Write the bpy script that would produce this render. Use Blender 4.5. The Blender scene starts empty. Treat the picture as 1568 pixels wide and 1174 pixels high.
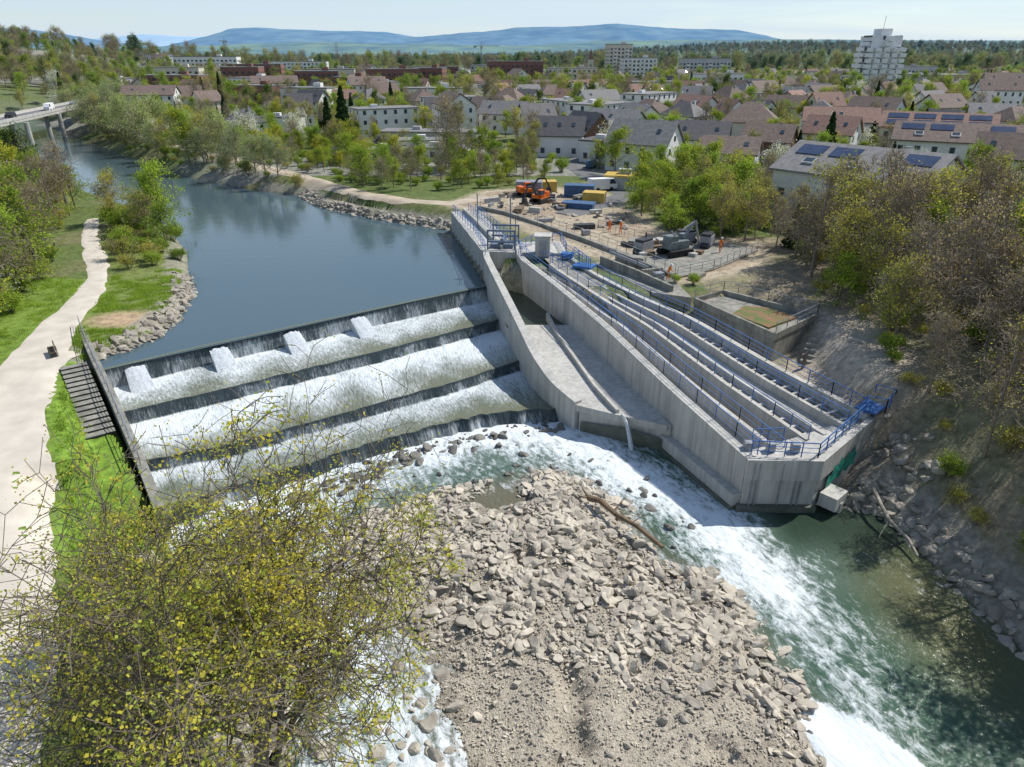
import bpy, bmesh, math, random
import numpy as np
from mathutils import Vector, Matrix, Quaternion
R_=random.Random(7); NR=np.random.RandomState(11)
scene=bpy.context.scene
ROOT=scene.collection
# ------------------------------------------------------------------ camera / light
cam=bpy.data.cameras.new('camera'); cam.sensor_width=36; cam.lens=24.0; cam.clip_end=40000; cam.clip_start=.3
co=bpy.data.objects.new('camera',cam); ROOT.objects.link(co); scene.camera=co
co.location=(0,0,28); co.rotation_euler=(math.radians(64.3),0,0)
SUN_AZ=math.radians(60); SUN_EL=math.radians(50)
S=Vector((math.sin(SUN_AZ)*math.cos(SUN_EL),math.cos(SUN_AZ)*math.cos(SUN_EL),math.sin(SUN_EL)))
sl=bpy.data.lights.new('sun','SUN'); sl.energy=5.0; sl.angle=math.radians(.5); sl.color=(1,.96,.90)
so=bpy.data.objects.new('sun',sl); ROOT.objects.link(so); so.rotation_euler=S.to_track_quat('Z','Y').to_euler(); so.location=(30,30,80)
w=bpy.data.worlds.new('World'); scene.world=w; w.use_nodes=True
nt=w.node_tree; bg=nt.nodes['Background']; sky=nt.nodes.new('ShaderNodeTexSky'); sky.sky_type='NISHITA'
sky.sun_disc=False; sky.sun_elevation=SUN_EL; sky.sun_rotation=SUN_AZ; sky.air_density=1.0; sky.dust_density=.3; sky.ozone_density=3.0
# thin cirrus veil in the lower sky
tcw=nt.nodes.new('ShaderNodeTexCoord'); mpw=nt.nodes.new('ShaderNodeMapping'); mpw.inputs['Scale'].default_value=(1.2,1.2,16); nt.links.new(tcw.outputs['Generated'],mpw.inputs[0])
nw=nt.nodes.new('ShaderNodeTexNoise'); nw.inputs['Scale'].default_value=2.2; nw.inputs['Detail'].default_value=7; nw.inputs['Distortion'].default_value=.6; nt.links.new(mpw.outputs[0],nw.inputs['Vector'])
rw=nt.nodes.new('ShaderNodeMapRange'); rw.inputs['From Min'].default_value=.35; rw.inputs['From Max'].default_value=.68; rw.inputs['To Min'].default_value=.5; rw.inputs['To Max'].default_value=.97; nt.links.new(nw.outputs[0],rw.inputs[0])
spw=nt.nodes.new('ShaderNodeSeparateXYZ'); nt.links.new(tcw.outputs['Generated'],spw.inputs[0])
ew=nt.nodes.new('ShaderNodeMapRange'); ew.inputs['From Min'].default_value=.10; ew.inputs['From Max'].default_value=.55; ew.inputs['To Min'].default_value=1; ew.inputs['To Max'].default_value=.12; nt.links.new(spw.outputs['Z'],ew.inputs[0])
mw=nt.nodes.new('ShaderNodeMath'); mw.operation='MULTIPLY'; nt.links.new(rw.outputs[0],mw.inputs[0]); nt.links.new(ew.outputs[0],mw.inputs[1])
xw=nt.nodes.new('ShaderNodeMix'); xw.data_type='RGBA'; nt.links.new(mw.outputs[0],xw.inputs['Factor']); nt.links.new(sky.outputs[0],xw.inputs['A']); xw.inputs['B'].default_value=(4.9,5.9,6.9,1)
nt.links.new(xw.outputs['Result'],bg.inputs[0]); bg.inputs[1].default_value=.132
scene.view_settings.view_transform='Standard'; scene.view_settings.look='None'; scene.view_settings.exposure=0

# ------------------------------------------------------------------ materials
def base_mat(name):
    m=bpy.data.materials.new(name); m.use_nodes=True
    return m,m.node_tree,m.node_tree.nodes['Principled BSDF']
def nmat(name,c1,c2=None,scale=3,rough=.8,bump=.0,bscale=None,metal=0,detail=6,stretch=(1,1,1),spec=.4,streak=0):
    m,t,b=base_mat(name)
    b.inputs['Roughness'].default_value=rough; b.inputs['Metallic'].default_value=metal
    b.inputs['Specular IOR Level'].default_value=spec
    if c2 is None: c2=tuple(x*.75 for x in c1)
    tc=t.nodes.new('ShaderNodeNewGeometry'); mp=t.nodes.new('ShaderNodeMapping'); mp.inputs['Scale'].default_value=stretch
    t.links.new(tc.outputs['Position'],mp.inputs[0])
    n=t.nodes.new('ShaderNodeTexNoise'); n.inputs['Scale'].default_value=scale; n.inputs['Detail'].default_value=detail
    t.links.new(mp.outputs[0],n.inputs['Vector'])
    r=t.nodes.new('ShaderNodeValToRGB'); r.color_ramp.elements[0].position=.35; r.color_ramp.elements[1].position=.65
    r.color_ramp.elements[0].color=(*c1,1); r.color_ramp.elements[1].color=(*c2,1)
    t.links.new(n.outputs[0],r.inputs[0]); last=r.outputs[0]
    if streak:
        mp2=t.nodes.new('ShaderNodeMapping'); mp2.inputs['Scale'].default_value=(2.2,2.2,.12); t.links.new(tc.outputs['Position'],mp2.inputs[0])
        n3=t.nodes.new('ShaderNodeTexNoise'); n3.inputs['Scale'].default_value=1.3; n3.inputs['Detail'].default_value=7; t.links.new(mp2.outputs[0],n3.inputs['Vector'])
        mr=t.nodes.new('ShaderNodeMapRange'); mr.inputs['From Min'].default_value=.35; mr.inputs['From Max'].default_value=.7; mr.inputs['To Min'].default_value=1.06; mr.inputs['To Max'].default_value=1-streak; t.links.new(n3.outputs[0],mr.inputs[0])
        vm=t.nodes.new('ShaderNodeVectorMath'); vm.operation='SCALE'; t.links.new(last,vm.inputs[0]); t.links.new(mr.outputs[0],vm.inputs['Scale']); last=vm.outputs[0]
    t.links.new(last,b.inputs['Base Color'])
    if bump:
        n2=t.nodes.new('ShaderNodeTexNoise'); n2.inputs['Scale'].default_value=bscale or scale*4; n2.inputs['Detail'].default_value=5
        t.links.new(mp.outputs[0],n2.inputs['Vector'])
        bp=t.nodes.new('ShaderNodeBump'); bp.inputs['Strength'].default_value=bump; bp.inputs['Distance'].default_value=.1
        t.links.new(n2.outputs[0],bp.inputs['Height']); t.links.new(bp.outputs[0],b.inputs['Normal'])
    return m
def leafmat(name,c,var=.35,trans=.45):
    m,t,b=base_mat(name); out=t.nodes['Material Output']; t.nodes.remove(b)
    oi=t.nodes.new('ShaderNodeObjectInfo'); g=t.nodes.new('ShaderNodeNewGeometry')
    n=t.nodes.new('ShaderNodeTexNoise'); n.inputs['Scale'].default_value=.9; n.inputs['Detail'].default_value=3
    t.links.new(g.outputs['Position'],n.inputs['Vector'])
    ad=t.nodes.new('ShaderNodeMath'); ad.operation='MULTIPLY_ADD'; ad.inputs[1].default_value=.6
    t.links.new(oi.outputs['Random'],ad.inputs[0])
    ml=t.nodes.new('ShaderNodeMath'); ml.operation='MULTIPLY'; ml.inputs[1].default_value=.8; t.links.new(n.outputs[0],ml.inputs[0]); t.links.new(ml.outputs[0],ad.inputs[2])
    r=t.nodes.new('ShaderNodeValToRGB'); e=r.color_ramp.elements
    e[0].position=.15; e[0].color=(c[0]*(1-var),c[1]*(1-var*.8),c[2]*(1-var*.5),1)
    e[1].position=.9; e[1].color=(min(1,c[0]*(1+var*1.3)),min(1,c[1]*(1+var)),c[2]*(1+var*.3),1)
    t.links.new(ad.outputs[0],r.inputs[0])
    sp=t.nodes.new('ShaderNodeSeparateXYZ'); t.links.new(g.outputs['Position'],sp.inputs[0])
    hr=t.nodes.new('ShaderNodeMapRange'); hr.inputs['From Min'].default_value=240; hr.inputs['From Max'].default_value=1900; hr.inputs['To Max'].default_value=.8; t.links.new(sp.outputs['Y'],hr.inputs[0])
    hm=t.nodes.new('ShaderNodeMix'); hm.data_type='RGBA'; t.links.new(hr.outputs[0],hm.inputs['Factor']); t.links.new(r.outputs[0],hm.inputs['A']); hm.inputs['B'].default_value=(.21,.30,.36,1)  # aerial haze painted into the leaf colour, stronger with distance along Y
    d=t.nodes.new('ShaderNodeBsdfDiffuse'); tr=t.nodes.new('ShaderNodeBsdfTranslucent'); mx=t.nodes.new('ShaderNodeMixShader'); mx.inputs[0].default_value=trans
    t.links.new(hm.outputs['Result'],d.inputs[0]); t.links.new(hm.outputs['Result'],tr.inputs[0]); t.links.new(d.outputs[0],mx.inputs[1]); t.links.new(tr.outputs[0],mx.inputs[2])
    t.links.new(mx.outputs[0],out.inputs[0]); return m

CONC=nmat('concrete',(.52,.505,.465),(.43,.42,.385),.5,.85,.08,8,detail=8,streak=.24)
CONC2=nmat('concrete_weathered',(.34,.325,.28),(.21,.205,.175),.9,.9,.15,6,streak=.3)
CONCW=nmat('concrete_wet_base',(.15,.155,.13),(.09,.095,.07),1.2,.5,.1)
BLUE=nmat('blue_painted_steel',(.055,.17,.42),(.045,.13,.36),2,.45)
STEEL=nmat('galvanised_steel',(.34,.35,.37),(.24,.25,.27),2,.5,metal=.3)
DARK=nmat('dark_metal',(.03,.03,.035),(.05,.05,.05),2,.5)
GLASS=nmat('window_glass',(.03,.045,.06),(.06,.08,.1),.6,.15)
WHITE=nmat('white_paint',(.78,.78,.77),(.70,.70,.69),.7,.7)
FRAME=nmat('window_frame',(.7,.7,.68),None,1,.6)
ORANGE=nmat('orange_paint',(.75,.18,.02),(.6,.13,.02),2,.45)
YELLOW=nmat('yellow_paint',(.62,.42,.08),(.5,.33,.07),2,.5)
CBLUE=nmat('container_blue',(.06,.13,.26),(.04,.09,.18),2,.5)
SIGGREEN=nmat('machine_green_grey',(.2,.24,.24),(.12,.14,.14),2,.5)
RUBBER=nmat('rubber',(.02,.02,.02),None,2,.8)
WOOD=nmat('wood',(.22,.15,.09),(.13,.09,.055),3,.8,.2,stretch=(1,1,.3))
PATH=nmat('gravel_path_surface',(.62,.56,.47),(.52,.465,.385),.6,.95,.25,25)
DIRT=nmat('dirt_track',(.50,.42,.32),(.36,.30,.22),.35,.95,.3,10)
ASPH=nmat('asphalt',(.17,.17,.17),(.13,.13,.13),.5,.9,.1,30)
ROCK=nmat('boulder_stone',(.58,.52,.42),(.33,.295,.24),.7,.9,.4,5)
ROCKG=nmat('riprap_stone',(.42,.38,.31),(.24,.215,.175),.7,.9,.4,5)
ROCKD=nmat('wet_boulder_stone',(.22,.205,.18),(.10,.095,.08),1.1,.7,.4,5)
BARK=nmat('bark',(.11,.09,.065),(.16,.135,.10),4,.9,.3)
BARKG=nmat('bark_grey_brown',(.30,.25,.19),(.19,.155,.115),4,.9)
SKIN=nmat('skin',(.5,.3,.2),None,3,.6)
HIVIS=nmat('hi_vis_orange_cloth',(.85,.2,.02),(.7,.15,.02),6,.8)

# ------------------------------------------------------------------ mesh builder
class MB:
    def __init__(s): s.v=[];s.f=[];s.m=[]
    def add(s,vs,fs,mi=0):
        o=len(s.v); s.v+= [tuple(a) for a in vs]; s.f+=[tuple(i+o for i in f) for f in fs]; s.m+=[mi]*len(fs)
    def box(s,c,sz,rz=0,mi=0,tilt=None):
        x,y,z=[a/2 for a in sz]; P=[Vector(a) for a in ((-x,-y,-z),(x,-y,-z),(x,y,-z),(-x,y,-z),(-x,-y,z),(x,-y,z),(x,y,z),(-x,y,z))]
        M=Matrix.Rotation(rz,3,'Z')
        if tilt: M=M@Matrix.Rotation(tilt,3,'Y')
        c=Vector(c); s.add([M@p+c for p in P],[(0,3,2,1),(4,5,6,7),(0,1,5,4),(1,2,6,5),(2,3,7,6),(3,0,4,7)],mi)
    def prism(s,poly,z0,z1,mi=0):
        n=len(poly); z0=[z0]*n if not hasattr(z0,'__len__') else z0; z1=[z1]*n if not hasattr(z1,'__len__') else z1
        a=sum(poly[i][0]*poly[(i+1)%n][1]-poly[(i+1)%n][0]*poly[i][1] for i in range(n))
        if a<0: poly=poly[::-1]; z0=z0[::-1]; z1=z1[::-1]
        vs=[(p[0],p[1],z) for p,z in zip(poly,z0)]+[(p[0],p[1],z) for p,z in zip(poly,z1)]
        s.add(vs,[tuple(range(n))[::-1],tuple(range(n,2*n))]+[(i,(i+1)%n,n+(i+1)%n,n+i) for i in range(n)],mi)
    def yprism(s,prof,y0,y1,mi=0,M=None):
        n=len(prof); vs=[Vector((p[0],y0,p[1])) for p in prof]+[Vector((p[0],y1,p[1])) for p in prof]
        if M: vs=[M@v for v in vs]
        s.add(vs,[tuple(range(n)),tuple(range(n,2*n))[::-1]]+[(i,n+i,n+(i+1)%n,(i+1)%n) for i in range(n)],mi)
    def tube(s,p,q,r,n=6,mi=0,r2=None,cap=True):
        p=Vector(p);q=Vector(q);d=q-p
        if d.length<1e-6:return
        r2=r if r2 is None else r2
        a=d.orthogonal().normalized(); b=d.normalized().cross(a)
        vs=[];
        for k in range(n):
            t=2*math.pi*k/n; o=a*math.cos(t)+b*math.sin(t); vs.append(p+o*r)
        for k in range(n):
            t=2*math.pi*k/n; o=a*math.cos(t)+b*math.sin(t); vs.append(q+o*r2)
        fs=[(k,(k+1)%n,n+(k+1)%n,n+k) for k in range(n)]
        if cap: fs+=[tuple(range(n))[::-1],tuple(range(n,2*n))]
        s.add(vs,fs,mi)
    def wall(s,pts,zb,th,mi=0,side=0):
        n=len(pts); L=[];Rr=[]
        for i in range(n):
            a=Vector(pts[max(0,i-1)][:2]); b=Vector(pts[min(n-1,i+1)][:2]); d=(b-a).normalized(); nn=Vector((-d.y,d.x))
            p=Vector(pts[i][:2]); L.append(p+nn*th*(.5+side)); Rr.append(p-nn*th*(.5-side))
        zb=[zb]*n if not hasattr(zb,'__len__') else zb
        vs=[]
        for i in range(n):
            zt=pts[i][2]; vs+=[(L[i].x,L[i].y,zb[i]),(L[i].x,L[i].y,zt),(Rr[i].x,Rr[i].y,zt),(Rr[i].x,Rr[i].y,zb[i])]
        fs=[]
        for i in range(n-1):
            a=4*i;b=a+4
            fs+=[(a,a+1,b+1,b),(a+1,a+2,b+2,b+1),(a+2,a+3,b+3,b+2),(a+3,a,b,b+3)]
        fs+=[(0,3,2,1),(4*n-4,4*n-3,4*n-2,4*n-1)]
        s.add(vs,fs,mi)
    def rail(s,pts,h=1.1,step=1.7,rails=3,r=.03,mi=0):
        P=[Vector(p) for p in pts]
        for a,b in zip(P[:-1],P[1:]):
            L=(b-a).length; n=max(1,round(L/step))
            for i in range(n+1):
                q=a.lerp(b,i/n); s.tube(q,q+Vector((0,0,h)),r*1.2,4,mi,cap=False)
            for k in range(rails):
                z=h*(1-k/(rails)); o=Vector((0,0,z)); s.tube(a+o,b+o,r*(1.2 if k==0 else .7),4,mi,cap=False)
    def obj(s,name,mats,smooth=False,parent=None,loc=None,rz=None,link=True):
        me=bpy.data.meshes.new(name); me.from_pydata([tuple(a) for a in s.v],[],s.f)
        for m in (mats if isinstance(mats,(list,tuple)) else [mats]): me.materials.append(m)
        me.polygons.foreach_set('material_index',s.m)
        if smooth: me.polygons.foreach_set('use_smooth',[True]*len(s.f))
        me.update(); o=bpy.data.objects.new(name,me)
        if link: ROOT.objects.link(o)
        if parent: o.parent=parent
        if loc: o.location=loc
        if rz is not None: o.rotation_euler=(0,0,rz)
        return o
def empty(name,loc=(0,0,0),rz=0):
    e=bpy.data.objects.new(name,None); ROOT.objects.link(e); e.location=loc; e.rotation_euler=(0,0,rz); return e

# ------------------------------------------------------------------ numpy helpers
def sm(x): x=np.clip(x,0,1); return x*x*(3-2*x)
def vn(x,y,sc,seed=0):
    x=np.asarray(x,float)/sc+seed*17.3; y=np.asarray(y,float)/sc+seed*9.1
    xi=np.floor(x);yi=np.floor(y);fx=x-xi;fy=y-yi;fx=fx*fx*(3-2*fx);fy=fy*fy*(3-2*fy)
    def h(a,b):
        q=np.sin(a*127.1+b*311.7+seed*74.7)*43758.5453; return q-np.floor(q)
    return (h(xi,yi)*(1-fx)+h(xi+1,yi)*fx)*(1-fy)+(h(xi,yi+1)*(1-fx)+h(xi+1,yi+1)*fx)*fy
def fbm(x,y,sc,seed=0,o=4):
    t=0;a=.5
    for i in range(o): t=t+a*vn(x,y,sc/2**i,seed+i); a*=.5
    return t/(1-.5**o)
def inpoly(x,y,poly):
    x=np.asarray(x,float);y=np.asarray(y,float);r=np.zeros(x.shape,bool);n=len(poly)
    for i in range(n):
        x1,y1=poly[i];x2,y2=poly[(i+1)%n]
        if y1==y2: continue
        c=((y1>y)!=(y2>y))&(x<(x2-x1)*(y-y1)/(y2-y1)+x1); r^=c
    return r
def dline(x,y,pts,closed=False):
    x=np.asarray(x,float);y=np.asarray(y,float);d=np.full(x.shape,1e9);n=len(pts)
    for i in range(n if closed else n-1):
        x1,y1=pts[i][:2];x2,y2=pts[(i+1)%n][:2];dx=x2-x1;dy=y2-y1;L=dx*dx+dy*dy+1e-9
        t=np.clip(((x-x1)*dx+(y-y1)*dy)/L,0,1); d=np.minimum(d,np.hypot(x-x1-t*dx,y-y1-t*dy))
    return d
def sdist(x,y,poly): d=dline(x,y,poly,True); return np.where(inpoly(x,y,poly),-d,d)

# ------------------------------------------------------------------ layout unprojected from image coordinates (world metres)
UPL=[(-36.2,54.7),(-34.9,56.6),(-33.5,59.3),(-33.7,64.5),(-35.3,71.7),(-38.6,79.1),(-44,91.1),(-58.9,114.1),(-82,134.9),(-112,169.2),(-142,207.6),(-172,243.9),(-225,310)]
UPR=[(-205,320),(-150,246),(-106.6,193.1),(-84.8,169.2),(-67.5,150.2),(-52.3,138.5),(-40,131.5),(-33.6,121.1),(-24.1,113),(-14.7,106.8),(-9.3,103.7),(-8.8,101.5),(-2.9,76)]
LOR=[(2,74),(9,62),(16,50),(24,43.5),(22.9,38.6),(24.6,37.9),(25.5,34.5),(25.8,31.5),(26.1,28.9),(26.6,25.9),(26.7,22.7),(27.5,12),(28,-15)]
LOL=[(-4,-15),(-7,10),(-10,20),(-13,26.5),(-17,31.5),(-21,33.5),(-24.6,38.6),(-28.8,44.2),(-34,51.1)]
CHAN=UPL+UPR+LOR+LOL
BAR=[(-9.7,36.6),(-6.4,38.4),(-3.8,39.6),(-1.1,40.8),(3.2,42.7),(4.6,41.6),(6.6,38.8),(8.7,33.3),(11.7,31),(12.2,27.5),(12.6,24.4),(13.4,22.2),(14.3,19.4),(15.5,12),(-1,12),(-2.4,19.4),(-2.8,21.5),(-3.6,23.7),(-4.8,25.5),(-6.5,27.5),(-9.6,30.5),(-11,33.3)]
PL=[(-66,106),(-59.9,94.3),(-53,82.6),(-48.6,75.8),(-46.7,69.8),(-45.6,65),(-44.6,60),(-43,53.5),(-40.5,47.3),(-38,42),(-35.5,37),(-31,29),(-26,22.5),(-21,12)]
PR=[(-64.6,107.5),(-58.2,95.4),(-50.6,84.1),(-45.5,74.5),(-43.5,69.8),(-41.8,63.7),(-39.9,58.4),(-36.7,51.1),(-34.7,46.3),(-32,41.2),(-29.2,37),(-24,28.5),(-19.1,21.3),(-15,12)]
RPATH=[(-90,190),(-72,172),(-59.4,158),(-48.6,146.6),(-37.9,134.5),(-26.5,121.5),(-17.6,115),(-9.9,112.5),(-4,118)]
STREET=[(8,104),(14,112),(19.9,120),(18,130),(15.2,141.7),(13,160),(22,182),(30,205)]
CONSTR=[(-9,112),(-4,122),(7,126),(15,122),(17,112),(18.5,103),(18.5,95),(24,88),(30,86),(27,76),(18,71),(8.5,84),(-2,104)]
BWALL=[(-34.6,51.9),(-30.8,46.9),(-28.8,44.2),(-24.6,38.6),(-22,35)]
def land(x,y):
    x=np.asarray(x,float);y=np.asarray(y,float)
    cx=np.interp(y,[0,76,104,131,193,246,320],[0,0,-9,-40,-108,-160,-212])
    z=np.where(x<cx,5.,6.3)
    sl_=sm((x-29)/22)*4.0*sm((88-y)/20)
    z=z+np.where(x>cx,sl_,0)
    yard=sm((29-x)/4)*sm((x-8)/4)*sm((67-y)/5)*sm((y-43)/3)
    z=z-np.where(x>cx,yard*2.6,0)
    z=z+np.where((x>20)&(y<46),-3.0*sm((46-y)/4)*sm((32-x)/5),0)
    z=z+sm((y-150)/600)*2
    z=z+34*np.exp(-((x+540)/230)**2-((y-640)/260)**2)+10*np.exp(-((x+290)/80)**2-((y-330)/120)**2)*sm((-190-x)/30)
    z=z+34*sm((y-1050)/1100)*sm((x+150)/900)*sm((5200-y)/1500)
    z=z+(fbm(x,y,14,3)-.5)*.35*sm(dline(x,y,[(a[0]+1.6,a[1]) for a in PL])/6)
    # verge falls beside the abutment wall
    mm=sm((3.8-dline(x,y,BWALL))/1.6)*(x<-10)*(y<52)
    z=z*(1-mm)+np.interp(y,[30,38,51.5],[2.2,3.0,5.0])*mm
    return z
def wlev(x,y):
    d=(x+34.6)*.592-(y-52.4)*.806
    return np.where(d>0,0.,4.)
def Hh(x,y,parts=False):
    x=np.asarray(x,float);y=np.asarray(y,float)
    sd=sdist(x,y,CHAN); L=land(x,y); wz=wlev(x,y)
    k=np.where(wz>2,.55,.75)
    k=np.where((y>36)&(y<56)&(x<-15)&(wz<2),6,k)
    k=np.where((y>43.5)&(x>0)&(wz<2),6,k)
    k=np.where((y>76)&(y<104)&(x>-12)&(x<4),6,k)
    out=np.minimum(L,wz+.02+sd*k)
    ins=wz-np.minimum(1.6,-sd*.7)-.1
    z=np.where(sd>0,out,ins)
    if parts: return z,sd,wz
    return z
def hz(x,y): return float(Hh(np.array([x]),np.array([y]))[0])

# ------------------------------------------------------------------ terrain
def axis(a,b,st,lo,hi,n1,n2):
    mid=np.arange(a,b,st)
    left=a-np.geomspace(1,a-lo,n1)[::-1] if n1 else np.array([])
    right=b+np.geomspace(1,hi-b,n2)-1+st
    return np.concatenate([left,mid,right])
xs=axis(-70,62,.55,-9000,9000,60,60); ys=axis(4,125,.55,-60,14000,8,120)
X,Y=np.meshgrid(xs,ys); Z,SD,WZ=Hh(X,Y,True)
def lerp3(c,d,m): return c*(1-m[...,None])+np.array(d)*m[...,None]
C=np.zeros(X.shape+(3,)); C[:]=(.11,.145,.045)
n1=fbm(X,Y,9,5); n2=fbm(X,Y,60,6)
C=lerp3(C,(.20,.175,.10),sm((n1-.45)*5)*.7)
slope_zone=((X>20)&(Y<90)).astype(float); C=lerp3(C,(.27,.225,.16),slope_zone*(.6+.4*sm((n1-.4)*4)))
C=lerp3(C,(.28,.27,.25),sm((n2-.50)*8)*((Y>140)&(Y<700))*.8)
C=lerp3(C,(.42,.35,.26),sm(1.3-sdist(X,Y,CONSTR)/2.5)*.9)
C=lerp3(C,(.31,.24,.17),sm((fbm(X,Y,6,77)-.45)*6)*(sdist(X,Y,CONSTR)<0)*.8)
lg=((X<-20)&(Y<75)&(Y>5)).astype(float)*sm((7-dline(X,Y,PL))/3); C=lerp3(C,(.15,.23,.035),lg*.9)
lg=(inpoly(X,Y,PR[6:12]+[(-20,30),(-33.5,51)])).astype(float); C=lerp3(C,(.16,.26,.035),lg*.95)
lg=(inpoly(X,Y,PR[1:7]+UPL[1:8])).astype(float); C=lerp3(C,(.16,.20,.055),lg*.8)
C=lerp3(C,(.45,.32,.21),sm(1.4-np.hypot((X+37.5)/3.5,(Y-62)/2.3))*.9)
C=lerp3(C,(.40,.35,.28),sm((6-np.hypot(X-28.5,(Y-53)*.6))/4))
C=lerp3(C,(.27,.25,.21),((SD>0)&(SD<2.6)&(X>-50)&~((X<-20)&(Y<52))).astype(float)*.75)
C=lerp3(C,(.10,.095,.05),(SD<0).astype(float))
far=sm((Y-600)/2500); n3=fbm(X,Y,500,8); FC=np.zeros(C.shape); FC[:]=(.17,.26,.20); FC=lerp3(FC,(.13,.20,.18),sm((n3-.45)*8)); FC=lerp3(FC,(.20,.31,.40),sm((Y-2500)/6000))  # far ground tinted blue in its colour to stand in for aerial haze
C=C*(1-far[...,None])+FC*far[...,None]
V=np.stack([X,Y,Z],-1).reshape(-1,3)
def gridfaces(shape,flip=False):
    I=np.arange(shape[0]*shape[1]).reshape(shape)
    return np.stack([I[:-1,:-1],I[1:,:-1],I[1:,1:],I[:-1,1:]] if flip else [I[:-1,:-1],I[:-1,1:],I[1:,1:],I[1:,:-1]],-1).reshape(-1,4)
def gridmesh(name,V,F,mat,col=None,attrs=None,uv=None,smooth=True):
    me=bpy.data.meshes.new(name); me.vertices.add(len(V)); me.vertices.foreach_set('co',V.astype('f').ravel())
    me.loops.add(F.size); me.loops.foreach_set('vertex_index',F.astype('i').ravel())
    me.polygons.add(len(F)); me.polygons.foreach_set('loop_start',(np.arange(len(F))*F.shape[1]).astype('i'))
    me.update(calc_edges=True); me.validate()
    me.polygons.foreach_set('use_smooth',[bool(smooth)]*len(me.polygons))
    me.materials.append(mat)
    if col is not None:
        a=me.attributes.new('Col','FLOAT_COLOR','POINT'); a.data.foreach_set('color',np.concatenate([col.reshape(-1,3),np.ones((len(V),1))],1).astype('f').ravel())
    for k,vv in (attrs or {}).items():
        a=me.attributes.new(k,'FLOAT','POINT'); a.data.foreach_set('value',vv.astype('f').ravel())
    if uv is not None:
        a=me.attributes.new('flow','FLOAT_VECTOR','POINT'); a.data.foreach_set('vector',uv.astype('f').ravel())
    o=bpy.data.objects.new(name,me); ROOT.objects.link(o); return o
def colmat(name,bump=.4,sc=1.5,bs=6,var=.5):
    m,t,b=base_mat(name); b.inputs['Roughness'].default_value=.95; b.inputs['Specular IOR Level'].default_value=.15
    a=t.nodes.new('ShaderNodeAttribute'); a.attribute_name='Col'
    g=t.nodes.new('ShaderNodeNewGeometry'); n=t.nodes.new('ShaderNodeTexNoise'); n.inputs['Scale'].default_value=sc; n.inputs['Detail'].default_value=10; n.inputs['Roughness'].default_value=.7
    t.links.new(g.outputs['Position'],n.inputs['Vector'])
    mr=t.nodes.new('ShaderNodeMapRange'); mr.inputs['From Min'].default_value=.3; mr.inputs['From Max'].default_value=.7; mr.inputs['To Min'].default_value=1-var; mr.inputs['To Max'].default_value=1+var
    t.links.new(n.outputs[0],mr.inputs[0])
    mx=t.nodes.new('ShaderNodeVectorMath'); mx.operation='SCALE'; t.links.new(a.outputs['Color'],mx.inputs[0]); t.links.new(mr.outputs[0],mx.inputs['Scale'])
    t.links.new(mx.outputs[0],b.inputs['Base Color'])
    n2=t.nodes.new('ShaderNodeTexNoise'); n2.inputs['Scale'].default_value=bs; n2.inputs['Detail'].default_value=6; t.links.new(g.outputs['Position'],n2.inputs['Vector'])
    bp=t.nodes.new('ShaderNodeBump'); bp.inputs['Strength'].default_value=bump; bp.inputs['Distance'].default_value=.2
    t.links.new(n2.outputs[0],bp.inputs['Height']); t.links.new(bp.outputs[0],b.inputs['Normal']); return m
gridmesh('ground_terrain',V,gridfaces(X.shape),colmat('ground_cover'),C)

def ribbon(name,Lp,Rp,mat,dz=.05,nw=8,step=.7):
    Lp=np.array(Lp,float);Rp=np.array(Rp,float)
    t=np.concatenate([[0],np.cumsum(np.hypot(*np.diff((Lp+Rp)/2,axis=0).T))]); n=int(t[-1]/step)+2; tt=np.linspace(0,t[-1],n)
    L=np.stack([np.interp(tt,t,Lp[:,i]) for i in (0,1)],-1); Rr=np.stack([np.interp(tt,t,Rp[:,i]) for i in (0,1)],-1)
    wv=np.linspace(0,1,nw)
    D=(Rr-L); D/=np.hypot(D[:,0],D[:,1])[:,None]; L=L+D*((fbm(tt,tt*0,2.5,3)-.5)*.9)[:,None]; Rr=Rr+D*((fbm(tt,tt*0,2.1,9)-.5)*.9)[:,None]
    P=L[:,None,:]*(1-wv[None,:,None])+Rr[:,None,:]*wv[None,:,None]
    Zp=Hh(P[...,0],P[...,1])+dz
    Zp[:,0]-=.08;Zp[:,-1]-=.08
    Vv=np.concatenate([P,Zp[...,None]],-1).reshape(-1,3)
    return gridmesh(name,Vv,gridfaces((n,nw)),mat)
ribbon('gravel_path',PL,PR,PATH,.06)
def offs(pts,w):
    P=np.array(pts,float); T=np.gradient(P,axis=0); T/=np.hypot(T[:,0],T[:,1])[:,None]; N=np.stack([-T[:,1],T[:,0]],-1)
    return (P+N*w/2).tolist(),(P-N*w/2).tolist()
a,b=offs(RPATH,3.6); ribbon('riverside_dirt_path',a,b,DIRT,.1,nw=6)
a,b=offs(STREET,4.5); ribbon('village_street',a,b,ASPH,.1,nw=6)
a,b=offs([(-40.5,52.4),(-37.0,52.8)],3.2); ribbon('gravel_viewing_spot',a,b,PATH,.08,nw=6)

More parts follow.
